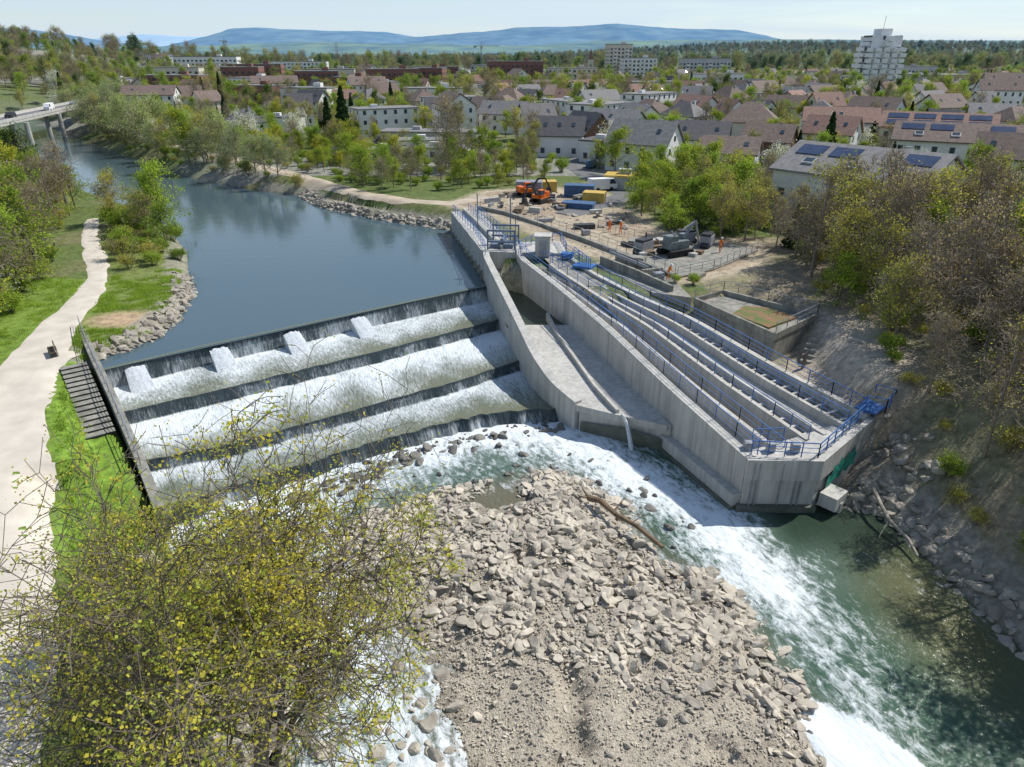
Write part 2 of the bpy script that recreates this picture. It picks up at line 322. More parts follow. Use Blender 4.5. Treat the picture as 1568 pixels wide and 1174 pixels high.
# ------------------------------------------------------------------ water
def water_mat(name,deep,foamy=True,rough=.07,bump=.25,bs=2.0,flow=False,stretch=(1,1,1),fs=1.6,lo=.88,hi=1.15,spec=.5):
    m,t,b=base_mat(name); L=t.links.new
    b.inputs['Roughness'].default_value=rough; b.inputs['IOR'].default_value=1.33; b.inputs['Specular IOR Level'].default_value=spec
    g=t.nodes.new('ShaderNodeNewGeometry'); mp=t.nodes.new('ShaderNodeMapping'); mp.inputs['Scale'].default_value=stretch
    if flow:
        at=t.nodes.new('ShaderNodeAttribute'); at.attribute_name='flow'; L(at.outputs['Vector'],mp.inputs[0])
    else: L(g.outputs['Position'],mp.inputs[0])
    n=t.nodes.new('ShaderNodeTexNoise'); n.inputs['Scale'].default_value=bs; n.inputs['Detail'].default_value=6; n.inputs['Roughness'].default_value=.6; L(mp.outputs[0],n.inputs['Vector'])
    bp=t.nodes.new('ShaderNodeBump'); bp.inputs['Strength'].default_value=bump; bp.inputs['Distance'].default_value=.15; L(n.outputs[0],bp.inputs['Height']); L(bp.outputs[0],b.inputs['Normal'])
    if not foamy:
        b.inputs['Base Color'].default_value=(*deep,1); return m
    fo=t.nodes.new('ShaderNodeAttribute'); fo.attribute_name='foam'; co_=t.nodes.new('ShaderNodeAttribute'); co_.attribute_name='Col'
    n2=t.nodes.new('ShaderNodeTexNoise'); n2.inputs['Scale'].default_value=fs; n2.inputs['Detail'].default_value=12; n2.inputs['Roughness'].default_value=.78; n2.inputs['Distortion'].default_value=.5
    L(mp.outputs[0],n2.inputs['Vector'])
    s=t.nodes.new('ShaderNodeMath'); s.operation='ADD'; L(n2.outputs[0],s.inputs[0]); L(fo.outputs['Fac'],s.inputs[1])
    mr=t.nodes.new('ShaderNodeMapRange'); mr.interpolation_type='SMOOTHSTEP'; mr.inputs['From Min'].default_value=lo; mr.inputs['From Max'].default_value=hi; L(s.outputs[0],mr.inputs[0])
    mx=t.nodes.new('ShaderNodeMix'); mx.data_type='RGBA'; L(mr.outputs[0],mx.inputs['Factor']); L(co_.outputs['Color'],mx.inputs['A']); mx.inputs['B'].default_value=(.70,.75,.77,1)
    L(mx.outputs['Result'],b.inputs['Base Color'])
    r2=t.nodes.new('ShaderNodeMapRange'); r2.inputs['To Min'].default_value=rough; r2.inputs['To Max'].default_value=.75; L(mr.outputs[0],r2.inputs[0]); L(r2.outputs[0],b.inputs['Roughness'])
    return m
mb=MB()
mb.add([(p[0]+(-1.5 if i<len(UPL) and i>1 else (1.5 if i>=len(UPL) and i<len(UPL)+len(UPR)-2 else 0)),p[1],4.0) for i,p in enumerate(UPL+UPR)]+[(-34.6,52.4,4.0)],[tuple(range(len(UPL)+len(UPR)+1))])
mb.obj('river_water_upstream',water_mat('calm_river_water',(.066,.108,.132),False,.06,.13,.7))

T3=[(-23,36.3),(-20,39.2),(-16.3,41.8),(-9.4,46.5),(-2.4,50.2),(4.6,51.4)]
gx=np.arange(-32,29.5,.22); gy=np.arange(2,58,.22); X2,Y2=np.meshgrid(gx,gy)
d3=dline(X2,Y2,T3); foam=np.zeros(X2.shape)
foam=np.maximum(foam,.66-d3*.034)
RC=[(5.9,46),(10,41.5),(13.2,37.2),(15.2,31.5),(16.2,26),(17,20),(18,8)]
dr=dline(X2,Y2,RC); foam=np.maximum(foam,(.70-dr*.070)*(1-.32*sm((36-Y2)/12)))
LC=[(-16,40),(-12.5,34),(-9.5,28.5),(-6,23),(-4,17),(-3,8)]
dl=dline(X2,Y2,LC); foam=np.maximum(foam,.62-dl*.045)
sb=sdist(X2,Y2,BAR); foam=np.maximum(foam,.45-np.abs(sb)*.10)
FP=[(13.4,25.2),(14.6,23),(16.4,21.8),(18.0,19.8),(19.3,16),(14,15),(13.4,21)]
foam=np.maximum(foam,1.1*sm((.4-sdist(X2,Y2,FP))/.9))
foam=np.maximum(foam,.25+.16*fbm(X2,Y2,5,2))
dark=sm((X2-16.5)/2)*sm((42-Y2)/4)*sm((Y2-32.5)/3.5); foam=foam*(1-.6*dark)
foam=foam+(fbm(X2,Y2,3.5,12)-.5)*.26*(foam<.95)
col=np.zeros(X2.shape+(3,)); col[:]=(.045,.095,.062)
col=lerp3(col,(.11,.155,.12),sm((fbm(X2,Y2,6,4)-.35)*3)*.7)
near=sm((9-d3)/6); col=lerp3(col,(.16,.195,.165),near*.7)
shal=sm((6-np.hypot((X2-24),(Y2-29)*.55))/5); col=lerp3(col,(.12,.115,.05),shal*.85)
col=lerp3(col,(.14,.125,.08),sm((2.5+sb*-1)/3)*.9)
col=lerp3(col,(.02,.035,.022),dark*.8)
amp=.05+.20*sm((foam-.4)/.5)
Z2=(fbm(X2,Y2,1.3,21,3)-.5)*amp*1.6+.02
Z2=np.where(sb<-.5,.0,Z2)
fa=X2*.39-Y2*.92; fb=X2*.92+Y2*.39
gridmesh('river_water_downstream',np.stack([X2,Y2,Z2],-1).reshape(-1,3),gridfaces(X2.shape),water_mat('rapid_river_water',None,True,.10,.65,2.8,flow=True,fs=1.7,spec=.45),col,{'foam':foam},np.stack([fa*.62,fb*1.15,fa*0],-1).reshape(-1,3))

# weir
def resamp(pts,n):
    P=np.array(pts,float); t=np.concatenate([[0],np.cumsum(np.hypot(*np.diff(P,axis=0).T))]); tt=np.linspace(0,t[-1],n)
    return np.stack([np.interp(tt,t,P[:,i]) for i in (0,1)],-1),tt
CREST=[(-35,52),(-28.7,57.1),(-18.6,64.5),(-10.2,70.6),(-2.4,76.0)]
T1=[(-31.2,47.4),(-21.9,53.7),(-11.6,61),(-.4,69.6)]
T2=[(-27,41.6),(-20.7,44.4),(-8.1,53.0),(-4.8,55.2),(1.2,60.2)]
N=340; rows=[];foamr=[];colr=[];flow=[]
cur=[(.050,.068,.076),(.13,.165,.14),(.17,.175,.115)]
E=[resamp(q,N)[0] for q in (CREST,T1,T2,T3)]; tt=resamp(CREST,N)[1]
zt=[4.02,2.50,1.68,1.02]; zp=[2.38,1.50,.88,-.3]
vv=0
def row(P,z,f,c,v,wob=0.,fl=3.2):
    zz=np.full(N,z,float)+ (fbm(tt,np.full(N,v*1.3),.8,31,3)-.5)*wob
    rows.append(np.stack([P[:,0],P[:,1],zz],-1)); foamr.append(f+np.zeros(N)); colr.append(np.tile(c,(N,1))); flow.append(np.stack([tt*fl,np.full(N,v*.45),np.zeros(N)],-1))
nrm=np.array([.592,-.806])
up=E[0]-nrm*.6; row(up,4.0,.1,cur[1],-1); row(E[0]-nrm*.15,4.03,.30,cur[1],-.4)
for k in range(4):
    P=E[k]+nrm[None,:]*((fbm(tt,tt*0,1.1,70+k,3)-.5)*(.9 if k==3 else .35))[:,None]*(k>0)
    row(P-nrm*.08,zt[k]+.01,.28,cur[2],vv-.05); row(P,zt[k],.26,cur[0],vv)
    for j in range(1,4):
        f=j/3; row(P+nrm*(.12*f+.06*j)*(2.2 if k==3 else 1),zt[k]+(zp[k]-zt[k])*f,(.38 if k==0 else .32)+.08*f+(fbm(tt,tt*0,1.6,80+k,3)-.5)*(.6 if k==3 else .38),cur[0],vv+f*1.2)
    vv+=1.3; Q=P+nrm*.55
    if k<3:
        nxt=E[k+1]; nr=26
        for j in range(nr):
            f=(j+.3)/nr; PP=Q*(1-f)+nxt*f; z=zp[k]+(zt[k+1]-.05-zp[k])*f
            fo=[.66-.36*f,.72-.40*f**1.3,.60-.36*f][k]
            fo=fo+(fbm(tt,np.full(N,f*5+k*9),3.,41,4)-.5)*.40
            c=np.array(cur[1])*(1-f)+np.array(cur[2])*f; row(PP,z,fo,c,vv+f*7,.20*(1-f)+.04)
        vv+=7
    else: row(Q+nrm*.6,-.4,.7,cur[1],vv)
nr=len(rows)
WFLOW=water_mat('weir_cascade_water',None,True,.18,.8,1.9,flow=True,stretch=(1,1.7,1),fs=1.5,lo=.80,hi=1.26,spec=.35)
gridmesh('stepped_weir_cascade',np.concatenate(rows),gridfaces((nr,N),True),WFLOW,np.concatenate(colr),{'foam':np.concatenate(foamr)},np.concatenate(flow),smooth=False)
FOAMW=nmat('white_water',(.80,.84,.86),(.45,.50,.54),6,.6,.9,12,stretch=(2,2,.7),detail=9)
cd=Vector((.806,.592,0)); dn=Vector((.592,-.806,0)); c0=Vector((-34.6,52.4,0))
for s_ in (1.6,8.6,15.4,22.4):
    m_=MB(); p=c0+cd*s_+dn*.1; wd=1.6; nx_=10; ny_=14; g=[]
    for i in range(nx_+1):
        for j in range(ny_+1):
            f=j/ny_; zz=3.78-1.5*f**1.25+R_.uniform(-.07,.07)-.12*abs(i/nx_-.5)**2*4; spread=(i/nx_-.5)*(wd+.3*f); g.append(p+cd*(wd/2+spread)+dn*(2.8*f)+Vector((0,0,zz)))
    m_.add(g,[(i*(ny_+1)+j,i*(ny_+1)+j+1,(i+1)*(ny_+1)+j+1,(i+1)*(ny_+1)+j) for i in range(nx_) for j in range(ny_)])
    for i in (0,nx_):
        top=[g[i*(ny_+1)+j] for j in range(ny_+1)]; lowr=[Vector((q.x,q.y,1.9)) for q in top]; m_.add(top+lowr,[(j,j+1,ny_+2+j,ny_+1+j) for j in range(ny_)])
    m_.obj('weir_baffle_block',FOAMW,True)
m_=MB(); m_.wall([(a[0]-.15,a[1]+.2,3.97) for a in CREST],2.5,.35,0); m_.obj('weir_crest_sill',CONC2)
m_=MB(); LW=[(-40.5,60.2,5.0),(-37.6,56,5.15),(-34.6,51.9,5.1),(-30.8,46.9,4.7),(-28.8,44.2,4.3),(-24.6,38.6,3.4),(-22,35,2.6)]
m_.wall(LW,-1,.6,0); m_.obj('left_abutment_wall',CONC2)
m_=MB(); m_.rail([(p[0]-.1,p[1],p[2]) for p in LW[:6]],1.05,1.6,4,.028,0); m_.obj('left_bank_railing',STEEL)
m_=MB()
d=Vector((5.0,-6.65,0)).normalized()
for i in range(15):
    p=Vector((-35.9,51.0,0))+d*(i*.78); z=hz(p.x-.2,p.y-.15)+.16; m_.box((p.x,p.y,z-.3),(.66,1.9,.6),math.atan2(d.y,d.x),0); m_.box((p.x+d.x*.35,p.y+d.y*.35,z-.31),(.05,1.92,.6),math.atan2(d.y,d.x),1)
m_.obj('bank_steps',[CONC2,nmat('dark_timber',(.05,.045,.04),None,3,.9)])

# ------------------------------------------------------------------ power plant / fish pass structure
W1=[(-3.1,79.9,7.1),(-3.0,77.7,7.1),(-2.2,74,6.7),(-.6,66.8,5.9),(.95,60.1,5),(2.1,55.5,4.1),(3.6,51.8,3.2),(5.4,49.5,2.6)]
WA=[(.8,80,7.2),(1.0,76.5,7.2),(4.4,68,6.8),(8.6,57.5,6),(12.2,47.4,5),(15.8,38.6,4)]
WE=[(6.3,79,7.0),(8.4,72.5,6.8),(12.7,65.2,6.3),(16.8,60,5.9),(21.6,50.2,5.2),(25.8,43.5,4.6)]
def par(pts,n=40):
    P=np.array(pts,float); t=np.concatenate([[0],np.cumsum(np.hypot(*np.diff(P[:,:2],axis=0).T))]); t/=t[-1]
    s=np.linspace(0,1,n); Q=np.stack([np.interp(s,t,P[:,i]) for i in range(3)],-1)
    for _ in range(2): Q[1:-1]=(Q[:-2]+2*Q[1:-1]+Q[2:])/4
    return Q
A_=par(WA);E_=par(WE);W1_=par(W1)
def lane(f,dz=0,s0=0,s1=1):
    Q=A_*(1-f)+E_*f; Q=Q.copy(); Q[:,2]+=dz; n=len(Q); return [tuple(q) for q in Q[int(s0*(n-1)):int(s1*(n-1))+1]]
hp=empty('hydro_power_fish_pass')
def part(m_,name,mats): return m_.obj(name,mats,parent=hp)
m_=MB(); m_.wall([tuple(q) for q in W1_],-1,.75); part(m_,'weir_side_wall',CONC)
m_=MB(); m_.wall([tuple(q) for q in A_],-1,.7); part(m_,'main_wall',CONC)
m_=MB()
for q in list(A_[2:-1:4]): m_.box((q[0],q[1],q[2]-2.6),(.72,.03,5.0),math.atan2(-.93,.36)+math.pi/2)
part(m_,'wall_joints',CONC2)
m_=MB(); m_.wall([(q[0]-.55,q[1]-.25,1.3) for q in A_[22:]],-1,.8); part(m_,'wall_footing',CONC)
m_=MB(); m_.wall([(q[0]-.62,q[1]-.28,.35) for q in A_[22:]],-1,.85); part(m_,'wall_waterline',CONCW)
m_=MB(); m_.wall([tuple(q) for q in E_],-1,.5); part(m_,'right_outer_wall',CONC)
for i,(f,dz,s0,s1,th) in enumerate([(.27,-.7,.2,1,.35),(.47,-.25,.12,1,.35),(.62,-.35,.3,1,.3),(.80,-.25,.3,1,.3)]):
    m_=MB(); m_.wall(lane(f,dz,s0,s1),-.5,th); part(m_,'channel_wall_%d'%(i+1),CONC)
def loft(f0,f1,dz,mat,name,s0=0,s1=1):
    a=lane(f0,dz,s0,s1);b=lane(f1,dz,s0,s1);m_=MB();vs=a+b;n=len(a);m_.add(vs,[(i,i+1,n+i+1,n+i) for i in range(n-1)],0); return part(m_,name,mat)
POOL=water_mat('fish_pass_water',(.05,.065,.045),False,.08,.5,3)
loft(0,.27,-1.7,CONC,'channel_floor_1',.2,1); loft(.27,.47,-2.3,CONC2,'channel_floor_2',.12,1)
loft(.47,.62,-1.3,POOL,'fish_pass_pools',.3,1); loft(.62,.80,-.9,CONC,'walkway_floor',.3,1); loft(.80,1,-1.2,POOL,'fish_pass_pools_2',.2,1)
loft(0,.47,-2.2,POOL,'intake_water',0,.2); loft(.47,1,-.3,CONC2,'gravel_cover_slab',0,.3)
m_=MB()
for f0,f1,dz in ((.47,.62,-.75),(.80,1,-.6)):
    for k in range(12,39,1):
        a=A_[k]*(1-f0)+E_[k]*f0;b=A_[k]*(1-f1)+E_[k]*f1
        m_.wall([(a[0],a[1],a[2]+dz),(b[0],b[1],b[2]+dz)],min(a[2],b[2])-2.5,.22)
part(m_,'fish_pass_baffles',CONC)
m_=MB()
sub=lambda L,k=4: L[::k]+([L[-1]] if (len(L)-1)%k else [])
m_.rail(sub(lane(.05,0,.05,1)),1.1,1.9,3,.03,0)
m_.rail(sub(lane(.27,-.7,.4,1)),1.1,1.9,2,.028,0)
m_.rail(sub(lane(.47,-.25,.12,1)),1.1,1.9,3,.03,0)
m_.rail(sub(lane(.80,-.25,.3,1)),1.1,1.9,3,.03,0)
m_.rail(sub(lane(1.0,0,.0,1)),1.1,1.9,3,.032,0)
m_.rail([(15.9,38.9,4),(20.2,38.5,4),(25.5,43.6,4.3)],1.1,1.2,3,.035,0)
m_.rail([(16.4,40.4,4),(18.6,40.6,4)],1.1,1.,3,.03,0)
part(m_,'blue_railings',BLUE)
m_=MB(); m_.prism([(15.5,38.3),(20.3,38.2),(26.1,43.4),(25.3,44.2),(19.6,41.2),(15.7,39.4)],-1,3.95)
m_.wall([(15.5,38.35,4.05),(20.35,38.2,4.05),(26.1,43.5,4.35)],2.5,.4)
part(m_,'end_block',CONC)
m_=MB(); m_.prism([(15.2,38.0),(20.5,37.85),(20.5,38.2),(15.2,38.3)],-1,.5); part(m_,'end_block_waterline',CONCW)
m_=MB()
for x in (16.0,16.35,17.9,18.9,19.25): m_.box((x,38.12,2.0),(.09,.08,3.6))
for x,y in ((15.9,39.6),(17.4,39.5),(19.0,39.4)): m_.box((x,y,4.3),(.5,.5,.6))
part(m_,'drain_pipes_and_lamps',STEEL)
dd=Vector((5.8,5.2,0)).normalized(); nn=Vector((dd.y,-dd.x,0)); o=Vector((20.35,38.2,0))+nn*.23
pts=[(1.0,1.5),(1.2,2.5),(1.6,2.2),(1.9,2.9),(2.5,2.7),(2.9,3.2),(3.4,2.7),(3.9,3.1),(4.4,2.9),(4.9,3.3),(5.2,2.6),(5.6,2.4),(5.2,2.0),(5.4,1.6),(4.6,1.8),(4.1,1.5),(3.5,1.9),(3.0,1.4),(2.4,1.8),(1.8,1.4)]
m_=MB(); m_.add([o+dd*a+Vector((0,0,z)) for a,z in pts],[tuple(range(len(pts)))]); part(m_,'graffiti_panel',nmat('green_graffiti',(.03,.42,.26),(.02,.12,.13),3,.6))
m_=MB(); q=Vector((20.35,38.2,0))+nn*.8+dd*1.2
m_.box((q.x,q.y,.9),(1.6,1.2,1.0),math.atan2(dd.y,dd.x)); m_.box((q.x+.1,q.y,-.1),(.4,1.2,1.8),math.atan2(dd.y,dd.x)); part(m_,'outlet_chute',CONC)
m_=MB(); m_.box((26.6,44.6,4.75),(2.6,1.5,.12),.72); m_.tube((27.3,44.2,0),(27.3,44.2,4.7),.09); m_.tube((26.6,45.9,1),(26.6,45.9,4.7),.09)
m_.rail([(25.6,43.9,4.8),(26.8,43.3,4.8),(28.2,44.9,4.8),(27.2,45.8,4.8)],1.1,1,3,.035); part(m_,'blue_steel_platform',BLUE)
rl=[(0.2,64,3.7),(1.3,60.1,3.3),(2.4,55.6,2.95),(3.9,52,2.6),(5.5,49.3,2.3)]; rr=[(6.1,64,3.7),(7.4,60,3.3),(9.0,55.6,2.95),(10.4,51.5,2.6),(12.3,46.0,2.3)]
m_=MB(); vs=[tuple(a) for a in rl]+[tuple(a) for a in rr]+[(a[0],a[1],-1) for a in rl]+[(a[0],a[1],-1) for a in rr]
n=5; m_.add(vs,[(i,n+i,n+i+1,i+1)[::-1] for i in range(n-1)]+[(4,9,19,14),(0,10,15,5)]); part(m_,'spillway_ramp',CONC)
m_=MB(); m_.wall([(3.6,66,4.3),(4.2,62.5,3.95),(5.6,57,3.45),(7.0,51.8,2.95),(8.4,47.9,2.65)],1.8,.28); part(m_,'ramp_divider_wall',CONC)
m_=MB(); m_.wall([(5.1,49.55,2.33),(8.4,47.75,2.33),(12.0,46.0,2.33)],1.75,.3); part(m_,'ramp_end_lip',CONC)
m_=MB(); m_.add([(5.6,49.05,-.5),(12.2,45.72,-.5),(12.2,45.72,1.0),(9.5,47.0,1.3),(5.6,49.05,.9)],[(0,1,2,3,4)]); part(m_,'ramp_wet_base',CONCW)
m_=MB(); m_.add([(-2.6,78,3.4),(-.5,64,3.4),(6,64,3.4),(1,78,3.4)],[(0,1,2,3)]); part(m_,'sluice_channel_water',POOL)
m_=MB()
for k in range(5):
    a=k/5;b=(k+1)/5; f=lambda t:Vector((8.7+.7*t,47.6-1.5*t,2.35-2.5*t*t)); m_.tube(f(a),f(b),.10+.09*a,6,0,.10+.09*b)
part(m_,'water_jet',FOAMW)
m_=MB(); m_.prism([(-9.1,102.6),(-3.5,79.6),(1.2,79.6),(-5.2,103.4)],2,7.0); part(m_,'upper_deck_pier',CONC)
m_=MB(); m_.prism([(-3.5,79.5),(6.6,78.6),(6.0,84.5),(-.6,84)],4.9,7.05); part(m_,'gate_deck',CONC)
m_=MB(); m_.wall([(-7.2,102.8,7.5),(-1.2,80.5,7.5)],6.9,.3); part(m_,'deck_kerb_wall',CONC)
m_=MB(); m_.rail([(-8.7,102.2,7),(-6.9,96,7),(-5.1,90,7),(-3.2,80,7),(-3.1,77.8,7.1)],1.1,1.6,3,.04); m_.rail([(-5.4,102.5,7),(-3,94.5,7),(-.6,86.5,7),(.9,80.4,7)],1.1,1.6,3,.04)
m_.rail([(-6.4,101.5,7.4),(-3.2,91,7.4),(-.4,80.6,7.4)],1.0,1.6,3,.035)
m_.rail([(1,77,7.2),(1,80,7.1),(3,83.5,7.1),(6,84,7.1),(6.4,79,7.1)],1.1,1.2,3,.04); m_.rail([(3.5,76,7),(5.6,74,6.9),(7.6,76,6.9)],1.1,1.2,3,.04)
m_.rail([(7.2,78,6.9),(8.6,73,6.85)],1.1,1.2,3,.04)
part(m_,'deck_railings',BLUE)
m_=MB(); m_.box((3.6,78.7,8.0),(1.7,1.7,2.2),-.1,0); m_.box((3.6,78.7,9.2),(2.0,2.0,.16),-.1,0); m_.box((3.55,77.8,7.9),(.8,.06,1.7),-.1,1); part(m_,'control_cabin',[CONC,STEEL])
m_=MB()
for x,y in ((-2.9,80.6),(.3,80.2),(-2.3,83.6),(.8,83.2)): m_.box((x,y,8.2),(.18,.18,2.4))
for z in (8.0,9.3): m_.box((-1.3,80.4,z),(3.4,.2,.2),-.12); m_.box((-.8,83.4,z),(3.4,.2,.2),-.12)
m_.tube((-4.6,92,7),(-4.6,92,11.5),.07); m_.tube((-.2,84.5,7),(-.2,84.5,12.5),.08); m_.tube((.4,79,7),(.4,79,11.0),.06)
m_.box((-1.1,82,7.3),(2.6,2.2,.5),-.1); m_.tube((-1.2,81,7.9),(-.9,83,7.9),.3,10)
part(m_,'gate_hoist_frame',nmat('blue_grey_steel',(.16,.20,.27),(.12,.15,.2),2,.5))
m_=MB(); m_.box((.1,79.3,6.2),(1.3,.12,1.6),0,0); m_.box((8,74,6.9),(2.2,1.6,.25),-.5); m_.box((6.4,77.5,7.2),(1.4,1.0,.5),-.3); part(m_,'blue_gate_panels',BLUE)
CW=[(-5,108,6.8),(-1,104,6.8),(3.5,97,6.8),(9,88,6.8),(13.5,80,6.8),(17.5,71.5,6.8)]
m_=MB(); m_.wall(CW,2,.6); m_.obj('canal_retaining_wall',CONC2)
m_=MB(); m_.rail([(p[0]+.1,p[1],6.8) for p in CW],1.0,1.8,2,.03); m_.obj('canal_handrail',STEEL)
m_=MB(); m_.add([(-4.6,107,5.4),(-5,103.4,5.4),(1,84,5.4),(6,82,5.4),(9,76,5.4),(16.5,71,5.4),(12,82,5.4),(3,97,5.4)],[tuple(range(8))]); m_.obj('canal_water',POOL)
# old intake works between canal and fish pass
oi_=empty('old_intake_works')
m_=MB(); m_.prism([(9.2,77),(13.2,79.6),(17.2,71.4),(17.8,64.6),(14.2,66.2)],3,6.36); m_.obj('intake_slab',CONC2,parent=oi_)
m_=MB(); m_.wall([(10.2,76.6,7.3),(13.4,71.5,7.2),(16.2,66.4,7.0)],6.2,.35); m_.wall([(12.2,78.4,7.4),(15.2,72.8,7.3)],6.2,.3); m_.wall([(13.4,71.5,7.1),(16.4,72.6,7.1)],6.2,.3); m_.box((14.2,75.4,6.95),(1.6,1.2,1.2),-.5); m_.obj('intake_walls',CONC2,parent=oi_)
m_=MB(); m_.rail([(10.4,76.9,7.3),(13.5,71.8,7.2),(16.3,66.7,7.0)],1.0,1.6,2,.03); m_.tube((11.2,77,7.7),(14.6,71.2,7.5),.14,7); m_.tube((14.0,77.5,6.6),(16.2,73,6.6),.18,7); m_.box((15.4,69.6,6.9),(1.0,.8,1.1),.4); m_.obj('intake_pipes_and_rails',STEEL,parent=oi_)
tc=empty('old_stone_terrace')
TP=[(18,64.2),(21.5,66.6),(28.2,59.6),(22.6,54.6)]
m_=MB(); m_.prism(TP,2,6.0); m_.obj('terrace_block',CONC2,parent=tc)
m_=MB(); m_.prism([(22.4,62.6),(24.4,62.2),(26.5,59.6),(22.8,56.8),(20.6,60.4)],5.9,6.2); m_.obj('terrace_planting',nmat('terrace_turf',(.26,.14,.08),(.10,.15,.04),1,.95,.5,6),parent=tc)
m_=MB(); m_.wall([(p[0],p[1],6.5) for p in TP+[TP[0]]],5.9,.3); m_.obj('terrace_parapet',CONC2,parent=tc)
m_=MB(); m_.rail([(p[0],p[1],6.5) for p in [TP[0],TP[1],(24.8,63.1),TP[2],TP[3]]],.95,1.8,2,.03); m_.obj('terrace_railing',STEEL,parent=tc)
m_=MB()
for i in range(10):
    m_.box((17.6+.28*i,68.6+.33*i,4.9+.16*i),(1.0,1.8,.9),-.7); m_.box((24.4+.32*i,51.6+.52*i,2.0+.3*i),(1.8,.62,1.2),-.5)
m_.obj('terrace_stairs',CONC2,parent=tc)
m_=MB(); m_.box((25.0,53.4,4.2),(.9,.06,2.0),.85); m_.obj('terrace_door',DARK,parent=tc)
m_=MB(); m_.prism([(17.6,70.8),(22.5,74),(30,82),(27,86),(19,84),(14.2,80)],4.5,6.55); m_.obj('work_platform_slab',CONC2)
m_=MB(); m_.rail([(17.8,71.2,6.55),(22.5,74.2,6.55),(29.8,81.8,6.55)],1.0,1.6,3,.03); m_.obj('work_platform_railing',STEEL)
m_=MB(); m_.wall([(23,72.5,6.3),(28,68.5,6.3),(30.5,62,6.3),(28.6,58.6,6.0)],2,.5); m_.obj('yard_retaining_wall',CONC2)

# ------------------------------------------------------------------ gravel bar
def barz(x,y):
    sb=sdist(x,y,BAR)+(fbm(x,y,3,51)-.5)*2.2
    return np.clip(-sb*.16,-.6,.7)+(fbm(x,y,1.2,52)-.5)*.35-.45*sm((fbm(x,y,3.2,57)-.62)*7)
gx=np.arange(-12.5,16.5,.15); gy=np.arange(11,44,.15); X3,Y3=np.meshgrid(gx,gy)
Z3=barz(X3,Y3)+(vn(X3,Y3,.3,53)-.5)*.08-.02
upper=sm((Y3-27+X3*.15)/5)
C3=np.zeros(X3.shape+(3,)); C3[:]=(.52,.46,.365); C3=lerp3(C3,(.35,.305,.24),sm((fbm(X3,Y3,4,54)-.4)*4)*.75); C3=lerp3(C3,(.26,.23,.185),upper*.6); C3=lerp3(C3,(.18,.155,.12),sm((.12-Z3)/.15)*.8)
gridmesh('gravel_bar',np.stack([X3,Y3,Z3],-1).reshape(-1,3),gridfaces(X3.shape),colmat('river_gravel',.9,7,16,.5),C3)

# ------------------------------------------------------------------ instancing
def lib(name): return bpy.data.collections.new(name)
def scatter(name,P,S_,coll,idx=None,rot=None):
    P=np.asarray(P,float); n=len(P); S_=np.asarray(S_,float)
    if S_.ndim==1: S_=np.stack([S_]*3,-1)
    if rot is None: rot=np.stack([np.zeros(n),np.zeros(n),NR.rand(n)*6.283],-1)
    if idx is None: idx=NR.randint(0,len(coll.objects),n)
    me=bpy.data.meshes.new(name); me.vertices.add(n); me.vertices.foreach_set('co',P.astype('f').ravel())
    a=me.attributes.new('scl','FLOAT_VECTOR','POINT'); a.data.foreach_set('vector',S_.astype('f').ravel())
    a=me.attributes.new('rot','FLOAT_VECTOR','POINT'); a.data.foreach_set('vector',np.asarray(rot).astype('f').ravel())
    a=me.attributes.new('idx','INT','POINT'); a.data.foreach_set('value',np.asarray(idx).astype('i'))
    o=bpy.data.objects.new(name,me); ROOT.objects.link(o)
    g=bpy.data.node_groups.new(name,'GeometryNodeTree'); g.interface.new_socket('Geometry',in_out='INPUT',socket_type='NodeSocketGeometry'); g.interface.new_socket('Geometry',in_out='OUTPUT',socket_type='NodeSocketGeometry')
    N_=g.nodes; gi=N_.new('NodeGroupInput'); go=N_.new('NodeGroupOutput'); ip=N_.new('GeometryNodeInstanceOnPoints'); ci=N_.new('GeometryNodeCollectionInfo')
    ci.inputs['Collection'].default_value=coll; ci.inputs['Separate Children'].default_value=True; ci.inputs['Reset Children'].default_value=True
    def na(nm,ty):
        q=N_.new('GeometryNodeInputNamedAttribute'); q.data_type=ty; q.inputs['Name'].default_value=nm; return next(s for s in q.outputs if s.enabled and s.name=='Attribute')
    e=N_.new('FunctionNodeEulerToRotation'); L=g.links.new
    L(gi.outputs[0],ip.inputs['Points']); L(ci.outputs[0],ip.inputs['Instance']); ip.inputs['Pick Instance'].default_value=True
    L(na('idx','INT'),ip.inputs['Instance Index']); L(na('rot','FLOAT_VECTOR'),e.inputs[0]); L(e.outputs[0],ip.inputs['Rotation']); L(na('scl','FLOAT_VECTOR'),ip.inputs['Scale'])
    L(ip.outputs[0],go.inputs[0]); md=o.modifiers.new('instances','NODES'); md.node_group=g
    return o
def rockmesh(name,seed,mat):
    r=random.Random(seed); bm=bmesh.new(); bmesh.ops.create_icosphere(bm,subdivisions=2,radius=1)
    pl=[]
    for _ in range(10):
        n=Vector((r.gauss(0,1),r.gauss(0,1),r.gauss(0,1))).normalized(); pl.append((n,r.uniform(.38,.78)))
    for v in bm.verts:
        for n,d in pl:
            k=v.co.dot(n)-d
            if k>0: v.co-=n*k
        v.co.x*=1.4; v.co.z*=.75
        v.co+=Vector((r.gauss(0,.02),r.gauss(0,.02),r.gauss(0,.02)))
    me=bpy.data.meshes.new(name); bm.to_mesh(me); bm.free(); me.materials.append(mat); return bpy.data.objects.new(name,me)
RL=lib('rock_library'); RD=lib('wet_rock_library'); RG=lib('riprap_library')
for i in range(8): RL.objects.link(rockmesh('rock_%d'%i,i,ROCK))
for i in range(5): RD.objects.link(rockmesh('wet_rock_%d'%i,20+i,ROCKD))
for i in range(5): RG.objects.link(rockmesh('riprap_rock_%d'%i,40+i,ROCKG))
def rrot(n): return NR.rand(n,3)*np.array([.7,.7,6.28])
